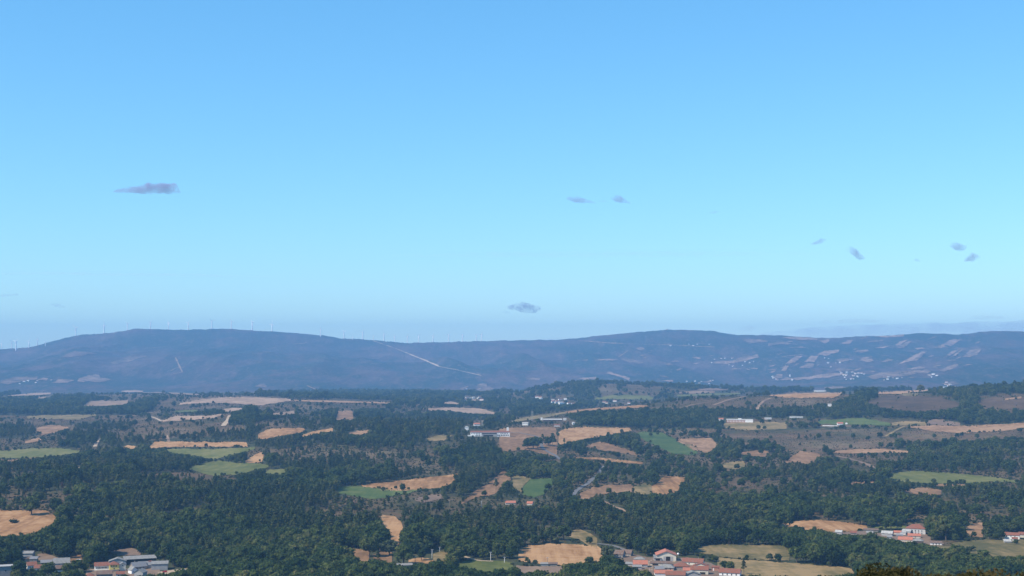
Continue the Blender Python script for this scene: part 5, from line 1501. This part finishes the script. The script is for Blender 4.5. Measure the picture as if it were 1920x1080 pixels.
STUFF = {'oak': ('oak_woods', 'dark broadleaf woods and hedges covering the valley and hills'), 'pine': ('pine_woods', 'olive green pine woods across the left and middle hills'),
         'bush': ('scrub', 'low green scrub along field edges and over the heath')}
for k, kn in enumerate(NAMES):
    ids = I[kind[I] == k]
    inview = (px[ids] > 2) & (px[ids] < 1918) & (py[ids] - hpx[ids] * .7 < 1078)
    order = ids[inview][np.argsort(-hpx[ids][inview])]
    near = order[:LIM[kn]]
    for j in near:
        lab, grp = describe(kn, j)
        o = plant(kn, int(var[j]), tuple(xyz[j]), float(rz[j]), float(scale[j]), {'oak': 'oak_tree', 'pine': 'pine_tree', 'bush': 'shrub'}[kn], lab, grp, None, 'tree' if kn != 'bush' else 'shrub')
    rest = np.setdiff1d(ids, near)
    scatter(STUFF[kn][0], STUFF[kn][1], kn, rest)

# ------------------------------------------------------------------ gorse bushes on the near hillside, lower right
def gorse_mesh(g):
    lobes = []
    for i in range(9):
        a = g.uniform(0, 6.28); rad = g.uniform(.1, .62)
        s_ = g.uniform(.20, .38)
        lobes.append((math.cos(a) * rad, math.sin(a) * rad, g.uniform(.55, 1.45), s_, s_ * .9))
    v, f, tn = crown_mesh('c', lobes, g, 420, .032, None, tilt=1.2, core=.55)
    # upright sprays
    return v, f, tn, lobes
GM = []
for k in range(4):
    g = np.random.default_rng(300 + k)
    v, f, tn, lobes = gorse_mesh(g)
    o = link_mesh('foliage', v, f, M['gorse'])
    at = o.data.attributes.new("tone", 'FLOAT', 'POINT'); at.data.foreach_set("value", tn.astype(np.float32))
    tv, tf = trunk_mesh([((0, 0, -.2), (l[0] * .9, l[1] * .9, l[2]), .035, .012) for l in lobes])
    t = link_mesh('stem', tv, tf, M['bark'])
    GM.append((o.data, t.data)); bpy.data.objects.remove(o); bpy.data.objects.remove(t)
GORSE = [(1590, 1078, 27, 'leftmost brown gorse bush at the bottom right'), (1622, 1058, 28, 'brown topped gorse bush second from the left at the bottom'), (1650, 1070, 25, 'low olive gorse bush between two taller ones at the bottom'),
         (1672, 1052, 28, 'tall thin brown gorse bush above the bottom edge'), (1694, 1064, 26, 'dull brown gorse bush left of the broad green one'), (1718, 1052, 29, 'gorse bush with greenish crown joined to the broad one'),
         (1738, 1048, 28, 'broad olive green gorse bush, highest at the bottom right'), (1764, 1066, 25, 'greyish gorse bush below the broad green one'), (1782, 1062, 27, 'rounded olive gorse bush right of the broad green one'),
         (1808, 1060, 28, 'brown gorse bush with a flat top right of the rounded one'), (1836, 1074, 25, 'low gorse bush where the fringe dips on the right'), (1866, 1074, 24, 'yellow green gorse bush on the rising right fringe'),
         (1893, 1070, 24, 'yellowish gorse bush next to the right corner'), (1918, 1060, 23, 'tall yellow green gorse bush in the bottom right corner'), (1610, 1082, 24, 'small dark gorse bush in front of the leftmost ones'),
         (1705, 1082, 22, 'small gorse bush at the bottom below the broad green one'), (1880, 1084, 21, 'small gorse bush at the bottom in front of the yellow ones')]
for i, (gx, gy, dist, lab) in enumerate(GORSE):
    s_, sl = pix_ray(gx, gy)
    gz = float(height(s_, dist)); top = EYE + float(sl) * dist
    sc_ = max(.6, (top - gz) / 1.75)
    p = np.ravel(to_xyz(s_, dist))
    root = empty('gorse_bush', p, random.uniform(0, 6.28), sc_); tag(root, lab, 'gorse bush')
    root.scale = (min(sc_, .95) * random.uniform(.9, 1.15),) * 2 + (sc_,)
    a, b = GM[i % 4]
    for nm, me in (('foliage', a), ('stem', b)):
        c = bpy.data.objects.new(nm, me); COL.objects.link(c); c.parent = root

# ------------------------------------------------------------------ clouds
def cloud_material(name, col, dens, scale):
    m, nt, out = new_mat(name); q = NT(nt)
    tc = q.n("ShaderNodeTexCoord").outputs["Object"]
    n = q.noise(tc, scale, 5, .65)
    dd = q.math('MULTIPLY', q.fac(n, .40, .62), dens)
    v = q.n("ShaderNodeVolumePrincipled"); v.inputs["Color"].default_value = (*col, 1); v.inputs["Anisotropy"].default_value = .2
    q.l(dd, v.inputs["Density"]); q.l(v.outputs[0], out.inputs["Volume"])
    return m
CM_GREY = cloud_material("grey_cloud", (.60, .58, .90), .0085, 1 / 130)
CM_FAINT = cloud_material("faint_cloud", (.62, .66, .92), .0048, 1 / 110)
CM_RAGGED = cloud_material("ragged_cloud", (.55, .60, .92), .0075, 1 / 70)
CM_CIRRUS = cloud_material("thin_cirrus", (.95, .97, 1.0), .00045, 1 / 420)
CM_PALE = cloud_material("pale_cloud", (1, .97, .95), .0012, 1 / 200)

def cloud_inside_out(me):
    vol = 0.0
    for p_ in me.polygons:
        vol += p_.center.dot(p_.normal) * p_.area
    return vol < 0

def cloud(px, py, wpx, prof, dist, mat, label):
    """prof: (u, top, bottom) along the cloud, in pixels above / below its centre line"""
    k = dist / F
    n = 28
    u = np.linspace(0, 1, n)
    pu = np.array(prof)
    top = np.interp(u, pu[:, 0], pu[:, 1]); bot = np.interp(u, pu[:, 0], pu[:, 2])
    x = (u - .5) * wpx * k
    cz = (top - bot) / 2 * k; hz_ = np.maximum(.02, (top + bot) / 2) * k
    hy_ = hz_ * 1.3 + wpx * k * .12 * np.sqrt(np.maximum(0, 1 - (2 * u - 1) ** 2))
    m = 14
    V, FA = [], []
    for i in range(n):
        for j in range(m):
            a = 2 * math.pi * j / m
            w_ = 1 + float(vnoise(np.array([i * .8 + px]), np.array([j * .9]), 61)[0]) * .35
            V.append((x[i], math.cos(a) * hy_[i] * w_, cz[i] + math.sin(a) * hz_[i] * w_))
    for i in range(n - 1):
        for j in range(m):
            FA.append((i * m + j, (i + 1) * m + j, (i + 1) * m + (j + 1) % m, i * m + (j + 1) % m))
    FA.append(tuple(range(m))); FA.append(tuple(range(n * m - 1, (n - 1) * m - 1, -1)))
    o = link_mesh('cloud', V, FA, mat)
    o.data.flip_normals() if cloud_inside_out(o.data) else None
    s_, sl = pix_ray(px, py)
    th_ = math.atan((float(s_) - 960) / F)
    o.location = (dist * math.sin(th_), dist * math.cos(th_), EYE + float(sl) * dist)
    o.rotation_euler = (0, 0, -th_)
    tag(o, label, 'cloud', None, None)
    return o
cloud(275, 353, 122, [(0, -8, 9), (.1, -2, 9.5), (.3, 3, 9), (.42, 5, 10), (.52, 12, 10), (.58, 8, 9), (.7, 10, 9), (.85, 11, 9), (.93, 12, 8), (1, -5, 8)], 15000, CM_GREY, 'largest wedge shaped lilac cloud on the left')
cloud(1090, 374.5, 56, [(0, 4, -1), (.15, 8, 3), (.4, 6, 6), (.7, 0, 6), (1, -5, 7)], 15000, CM_GREY, 'long lilac cloud scrap right of centre')
cloud(1163, 374, 38, [(0, 4, -2), (.3, 9, 5), (.5, 8, 7), (.75, 0, 7), (1, -5, 8)], 15000, CM_GREY, 'short lilac cloud scrap next to the long one')
cloud(1132, 377, 26, [(0, 0, 1), (.5, 2, 2), (1, 0, 1)], 15000, CM_FAINT, 'faint wisp joining the two lilac cloud scraps')
cloud(1339, 398, 26, [(0, 0, 1), (.5, 3, 3), (1, 1, 1)], 15000, CM_FAINT, 'very faint wisp high right of centre')
cloud(1534, 453, 28, [(0, -4, 6), (.4, 2, 5), (.7, 7, 4), (1, 5, -1)], 16000, CM_GREY, 'small ragged cloud left of the hook shaped one')
cloud(1604, 475, 34, [(0, 11, -6), (.3, 13, 2), (.55, 9, 10), (.75, 0, 13), (1, -8, 11)], 16000, CM_GREY, 'hook shaped lilac cloud on the right')
cloud(1719, 488, 13, [(0, 1, 1), (.4, 4, 2), (1, 0, 3)], 16000, CM_GREY, 'tiny cloud speck between the hook cloud and the right pair')
cloud(1797, 462, 28, [(0, 9, 1), (.4, 8, 8), (.8, 3, 9), (1, 2, 4)], 16000, CM_GREY, 'upper cloud of the pair at the right')
cloud(1823, 482, 28, [(0, -4, 8), (.5, 9, 8), (1, 2, 2)], 16000, CM_GREY, 'lower cloud of the pair at the right')
cloud(982, 577, 64, [(0, 3, 2), (.3, 9, 6), (.5, 11, 9), (.8, 5, 11), (1, 3, 5)], 17000, CM_RAGGED, 'ragged grey blue cloud low over the middle ridge')
cloud(950, 585, 16, [(0, 2, 2), (.5, 3, 3), (1, -2, 4)], 17000, CM_FAINT, 'faint scrap left of the ragged grey blue cloud')
cloud(16, 554, 36, [(0, 2, 3), (.5, 3, 2), (1, 4, 0)], 17000, CM_FAINT, 'faint cloud at the left edge above the ridge')
cloud(107, 572, 26, [(0, 3, 1), (.5, 4, 4), (1, 0, 5)], 17000, CM_FAINT, 'faint small cloud right of the left edge cloud')
cloud(1402, 616, 30, [(0, 2, 5), (.5, 8, 6), (1, 6, 5)], 34000, CM_PALE, 'pale puff just above the right ridge dip')
cloud(1038, 634, 40, [(0, 0, 5), (.5, 4, 5), (1, 2, 5)], 34000, CM_PALE, 'pale puff peeping over the middle ridge')
cloud(1548, 603, 30, [(0, 0, 3), (.5, 5, 4), (1, 0, 3)], 34000, CM_PALE, 'small pale puff over the right cloud bank')
cloud(1615, 602, 90, [(0, 1, 4), (.3, 6, 4), (.6, 4, 4), (1, 2, 3)], 34000, CM_PALE, 'wide pale puff over the right cloud bank')
cloud(1850, 595, 60, [(0, 1, 4), (.4, 6, 4), (1, 2, 3)], 34000, CM_PALE, 'pale puff over the right end of the cloud bank')
cloud(250, 515, 560, [(0, 0, 1), (.3, 1.5, 1.5), (.7, 1.5, 1), (1, 0, .5)], 26000, CM_CIRRUS, 'long thin pale streak of cloud low on the left')
cloud(1130, 477, 820, [(0, 0, .6), (.3, 1.6, 1.2), (.7, 1.2, 1.4), (1, 0, .6)], 26000, CM_CIRRUS, 'long thin pale streak of cloud right of centre')
CM_BANK = cloud_material("cloud_bank", (.80, .76, .95), .00042, 1 / 700)
cloud(1745, 618, 620, [(0, -6, 8), (.1, 3, 14), (.3, 10, 16), (.5, 13, 16), (.7, 14, 16), (.85, 18, 16), (1, 20, 16)], 40000, CM_BANK, 'long lilac cloud bank lying behind the right ridge')

# ------------------------------------------------------------------ haze over the whole valley
zs = [v_ for v_ in verts[:, 2][rr_f < 17000]]
ZT = float(max(zs)) + 95
bm_v, bm_f = box(-16300, 16300, -16300, 16300, float(min(verts[:, 2])) - 3, max(ZT, EYE + 60))
m, nt, out = new_mat("valley_haze"); q = NT(nt)
vol = q.n("ShaderNodeVolumePrincipled")
vol.inputs["Color"].default_value = (*HAZE_COLOR, 1)
vol.inputs["Density"].default_value = HAZE_DENSITY
vol.inputs["Anisotropy"].default_value = .0
q.l(vol.outputs[0], out.inputs["Volume"])
hz_o = link_mesh('haze', bm_v, bm_f, m)
tag(hz_o, 'blue summer haze filling the whole valley', None, None, 'stuff')
